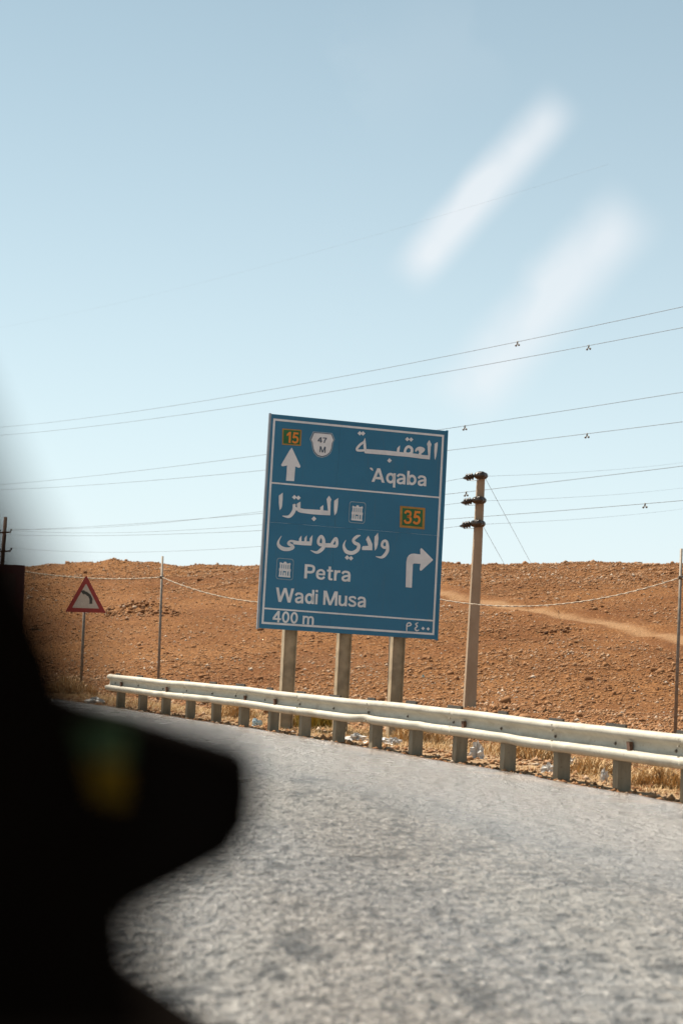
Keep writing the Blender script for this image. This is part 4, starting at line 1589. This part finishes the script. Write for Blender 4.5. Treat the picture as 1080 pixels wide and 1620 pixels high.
shrub(500, 1150, 1.5, 0.55, 0.50, 'yellow', 'yellow green shrub under the rail in front of the middle sign post', 3, 1300)
shrub(1046, 1235, 0.85, 0.36, 0.25, 'grass', 'brown dry shrub at the rightmost end of the verge', 5, 1500)
shrub(935, 1215, 1.0, 0.40, 0.20, 'grass', 'dry shrub between the two nearest rail posts', 6, 1500)
shrub(372, 1145, 1.2, 0.5, 0.42, 'grass', 'dry shrub just left of the bluish litter under the rail', 8)
shrub(660, 1170, 1.7, 0.5, 0.40, 'grass', 'dry shrub under the rail below the right sign post', 9)
shrub(830, 1190, 2.0, 0.6, 0.42, 'grass', 'dry shrub behind the rail right of the power pole', 12)
shrub(448, 1150, 0.9, 0.36, 0.28, 'grass', 'dry shrub under the rail below the left sign post', 14)
shrub(110, 1090, 1.5, 0.8, 0.5, 'grass', 'dry shrub by the foot of the warning sign', 15)


def litter(px, py, w, h, mat, label, seed, name='plastic_litter', s_off=None):
    """crumpled scrap with folds"""
    rg = np.random.default_rng(seed)
    g = None
    if s_off is not None:
        d0 = ray(px, py)
        Yc = np.linspace(15, 70, 6000)
        Xc = d0[0] / d0[1] * Yc
        k = int(np.argmin(np.abs(side_of(Xc, Yc) - s_off)))
        g = np.array([Xc[k], Yc[k], float(land(Xc[k], Yc[k]))])
    else:
        g = hit(px, py)
    nu, nv = 16, 9
    V = []
    for j in range(nv):
        el = -0.3 + (math.pi / 2 + 0.3) * j / (nv - 1)
        for i in range(nu):
            a = 2 * math.pi * i / nu
            cr = 0.54 + 0.26 * math.sin(a * 3 + seed) + 0.22 * math.sin(a * 5 + seed * 3 + j) + rg.uniform(-0.30, 0.30)
            V.append(g + np.array([math.cos(a) * math.cos(el) * w * cr, math.sin(a) * math.cos(el) * w * 0.8 * cr, h * max(0.0, math.sin(el)) * (0.6 + 0.6 * cr) + (0.0 if j else -0.01)]))
    F = [(j * nu + i, j * nu + (i + 1) % nu, (j + 1) * nu + (i + 1) % nu, (j + 1) * nu + i) for j in range(nv - 1) for i in range(nu)]
    mb = MB()
    mb.add(V, F)
    o = mb.build(name, mat, None, g)
    tag(o, label, 'litter', 'scraps of litter along the guard rail', 'thing')


litter(405, 1145, 0.12, 0.12, 'litterblue', 'bluish white plastic scrap under the rail left of a post', 1, s_off=0.35)
litter(563, 1172, 0.24, 0.10, 'litter', 'flat white scrap just left of the dented beam post', 2, 'paper_litter', s_off=0.55)
litter(602, 1176, 0.30, 0.09, 'litter', 'long pale scrap just right of the dented beam post', 3, 'paper_litter', s_off=0.6)
litter(620, 1176, 0.17, 0.10, 'litter', 'small pale scrap beside the long one under the rail', 13, 'paper_litter', s_off=0.7)
litter(754, 1196, 0.13, 0.20, 'litter', 'upright white plastic bag between posts below the power pole', 4, 'plastic_bag', s_off=0.7)
litter(868, 1211, 0.10, 0.11, 'litter', 'white scrap close left of the second nearest rail post', 5, s_off=0.45)
litter(905, 1203, 0.10, 0.15, 'litter', 'white scrap close right of the second nearest rail post', 6, s_off=0.9)
litter(955, 1224, 0.07, 0.13, 'litter', 'small white scrap midway between the two nearest rail posts', 7, s_off=0.5)
litter(974, 1201, 0.06, 0.07, 'litter', 'tiny white scrap under the beam left of the nearest post', 8, s_off=1.4)
litter(1018, 1206, 0.07, 0.05, 'litter', 'tiny white scrap right of the nearest rail post', 9, s_off=1.4)
litter(152, 1105, 0.30, 0.14, 'litter', 'white scrap on the road edge beyond the rail end', 10, 'paper_litter', s_off=0.0)
litter(669, 1073, 0.10, 0.14, 'litterteal', 'small teal scrap lying on the stony ground beside the power pole', 11)


# ------------------------------------------------------------------ the car the picture is taken from
def build_car():
    h = rail_d(12.0)
    h = np.array([-0.35, 0.937, 0.0])
    h /= np.linalg.norm(h)
    r = np.array([h[1], -h[0], 0.0])
    up = np.array([0, 0, 1.0])

    def P(ahead, right, z):
        return h * ahead + r * right + up * z
    base = P(0, 0, 0)
    car = thing('car', base, 'black door, pillar and door mirror of the car, out of focus in the foreground', 'car')
    sill = 1.065
    # door: trim with rounded top edge, swept along the car
    sec = [(0.365, 0.35), (0.340, 0.40), (0.335, 0.90), (0.345, sill - 0.05), (0.362, sill - 0.012), (0.385, sill), (0.44, sill - 0.006), (0.475, sill - 0.05), (0.50, 0.75), (0.49, 0.35)]
    mb = MB()
    k = len(sec)
    st = (-0.25, 0.4, 1.0, 1.55, 2.0)
    mb.add([P(a, x, z) for a in st for x, z in sec],
           [(i * k + j, (i + 1) * k + j, (i + 1) * k + (j + 1) % k, i * k + (j + 1) % k) for i in range(len(st) - 1) for j in range(k)]
           + [tuple(range(k)), tuple((len(st) - 1) * k + j for j in range(k))[::-1]])
    door = part(mb, 'door', 'trim', car)
    # dashboard
    mb = MB()
    sec = [(1.22, 0.6), (1.18, 0.95), (1.24, 1.06), (1.42, 1.10), (1.95, 1.06), (2.0, 0.6)]
    k = len(sec)
    mb.add([P(a, x, z) for x in (-1.05, 0.33) for a, z in sec], [(j, (j + 1) % k, k + (j + 1) % k, k + j) for j in range(k)] + [tuple(range(k))[::-1], tuple(range(k, 2 * k))])
    part(mb, 'dashboard', 'trim', car)
    # roof
    mb = MB()
    sec = [(-1.05, 1.60), (-0.95, 1.68), (0.30, 1.70), (0.40, 1.66), (0.44, 1.60), (0.40, 1.60), (0.30, 1.665), (-0.9, 1.65)]
    k = len(sec)
    mb.add([P(a, x, z) for a in (-1.8, 0.62) for x, z in sec], [(j, (j + 1) % k, k + (j + 1) % k, k + j) for j in range(k)] + [tuple(range(k))[::-1], tuple(range(k, 2 * k))])
    part(mb, 'roof', 'trim', car)
    # front pillar with the window divider: right edge leans as seen
    Y = 0.46
    right_edge = [(-170, 300), (-80, 560), (4, 760), (76, 900), (134, 1020), (180, 1180), (218, 1320), (246, 1440), (252, 1510), (262, 1580), (286, 1680)]
    poly = [at(x, y, Y) for x, y in right_edge] + [at(-420, 1680, Y), at(-460, 300, Y)]
    mb = MB()
    d = h * 0.07
    mb.prism(poly[::-1], d)
    part(mb, 'front_pillar', 'trim', car)
    # door mirror
    Y = 1.02
    out = [(40, 1098), (110, 1098), (200, 1118), (270, 1141), (344, 1164), (384, 1178), (404, 1206), (408, 1262), (400, 1322), (372, 1364), (316, 1394), (256, 1426), (190, 1458), (120, 1468), (40, 1480)]
    cx, cy = 190, 1290
    rings = []
    for kk, dep in ((0.93, -0.012), (1.0, 0.0), (1.0, 0.03), (0.93, 0.075), (0.72, 0.115), (0.35, 0.135)):
        rings.append([at(cx + (x - cx) * kk, cy + (y - cy) * kk, Y) + np.array([0, dep, 0]) for x, y in out])
    k = len(out)
    mb = MB()
    mb.add([p for rg_ in rings for p in rg_], [(i * k + j, i * k + (j + 1) % k, (i + 1) * k + (j + 1) % k, (i + 1) * k + j) for i in range(len(rings) - 1) for j in range(k)]
           + [tuple((len(rings) - 1) * k + j for j in range(k))])
    mir = part(mb, 'door_mirror', 'trim', car, True)
    mb = MB()
    g = [at(cx + (x - cx) * 0.925, cy + (y - cy) * 0.925, Y) + np.array([0, -0.006, 0]) for x, y in out]
    mb.prism(g[::-1], np.array([0, 0.012, 0]))
    part(mb, 'mirror_glass', 'mirror', mir)
    for nm, mt, box in (('green_reflection', 'reflgreen', (110, 1140, 212, 1196)), ('amber_reflection', 'amber', (118, 1198, 214, 1264))):
        mb = MB()
        x0, y0, x1, y1 = box
        mb.prism([at(x, y, Y) + np.array([0, -0.012, 0]) for x, y in ((x0 + 8, y1), (x1 - 6, y1), (x1, y1 - 6), (x1, y0 + 6), (x1 - 6, y0), (x0 + 8, y0), (x0, y0 + 8), (x0, y1 - 8))], np.array([0, 0.005, 0]))
        part(mb, nm, mt, mir)
    mb = MB()
    mb.tube([at(60, 1430, Y) + np.array([0, 0.05, 0]), at(30, 1540, Y + 0.05)], [0.03, 0.035], 10)
    part(mb, 'mirror_arm', 'trim', mir, True)


build_car()
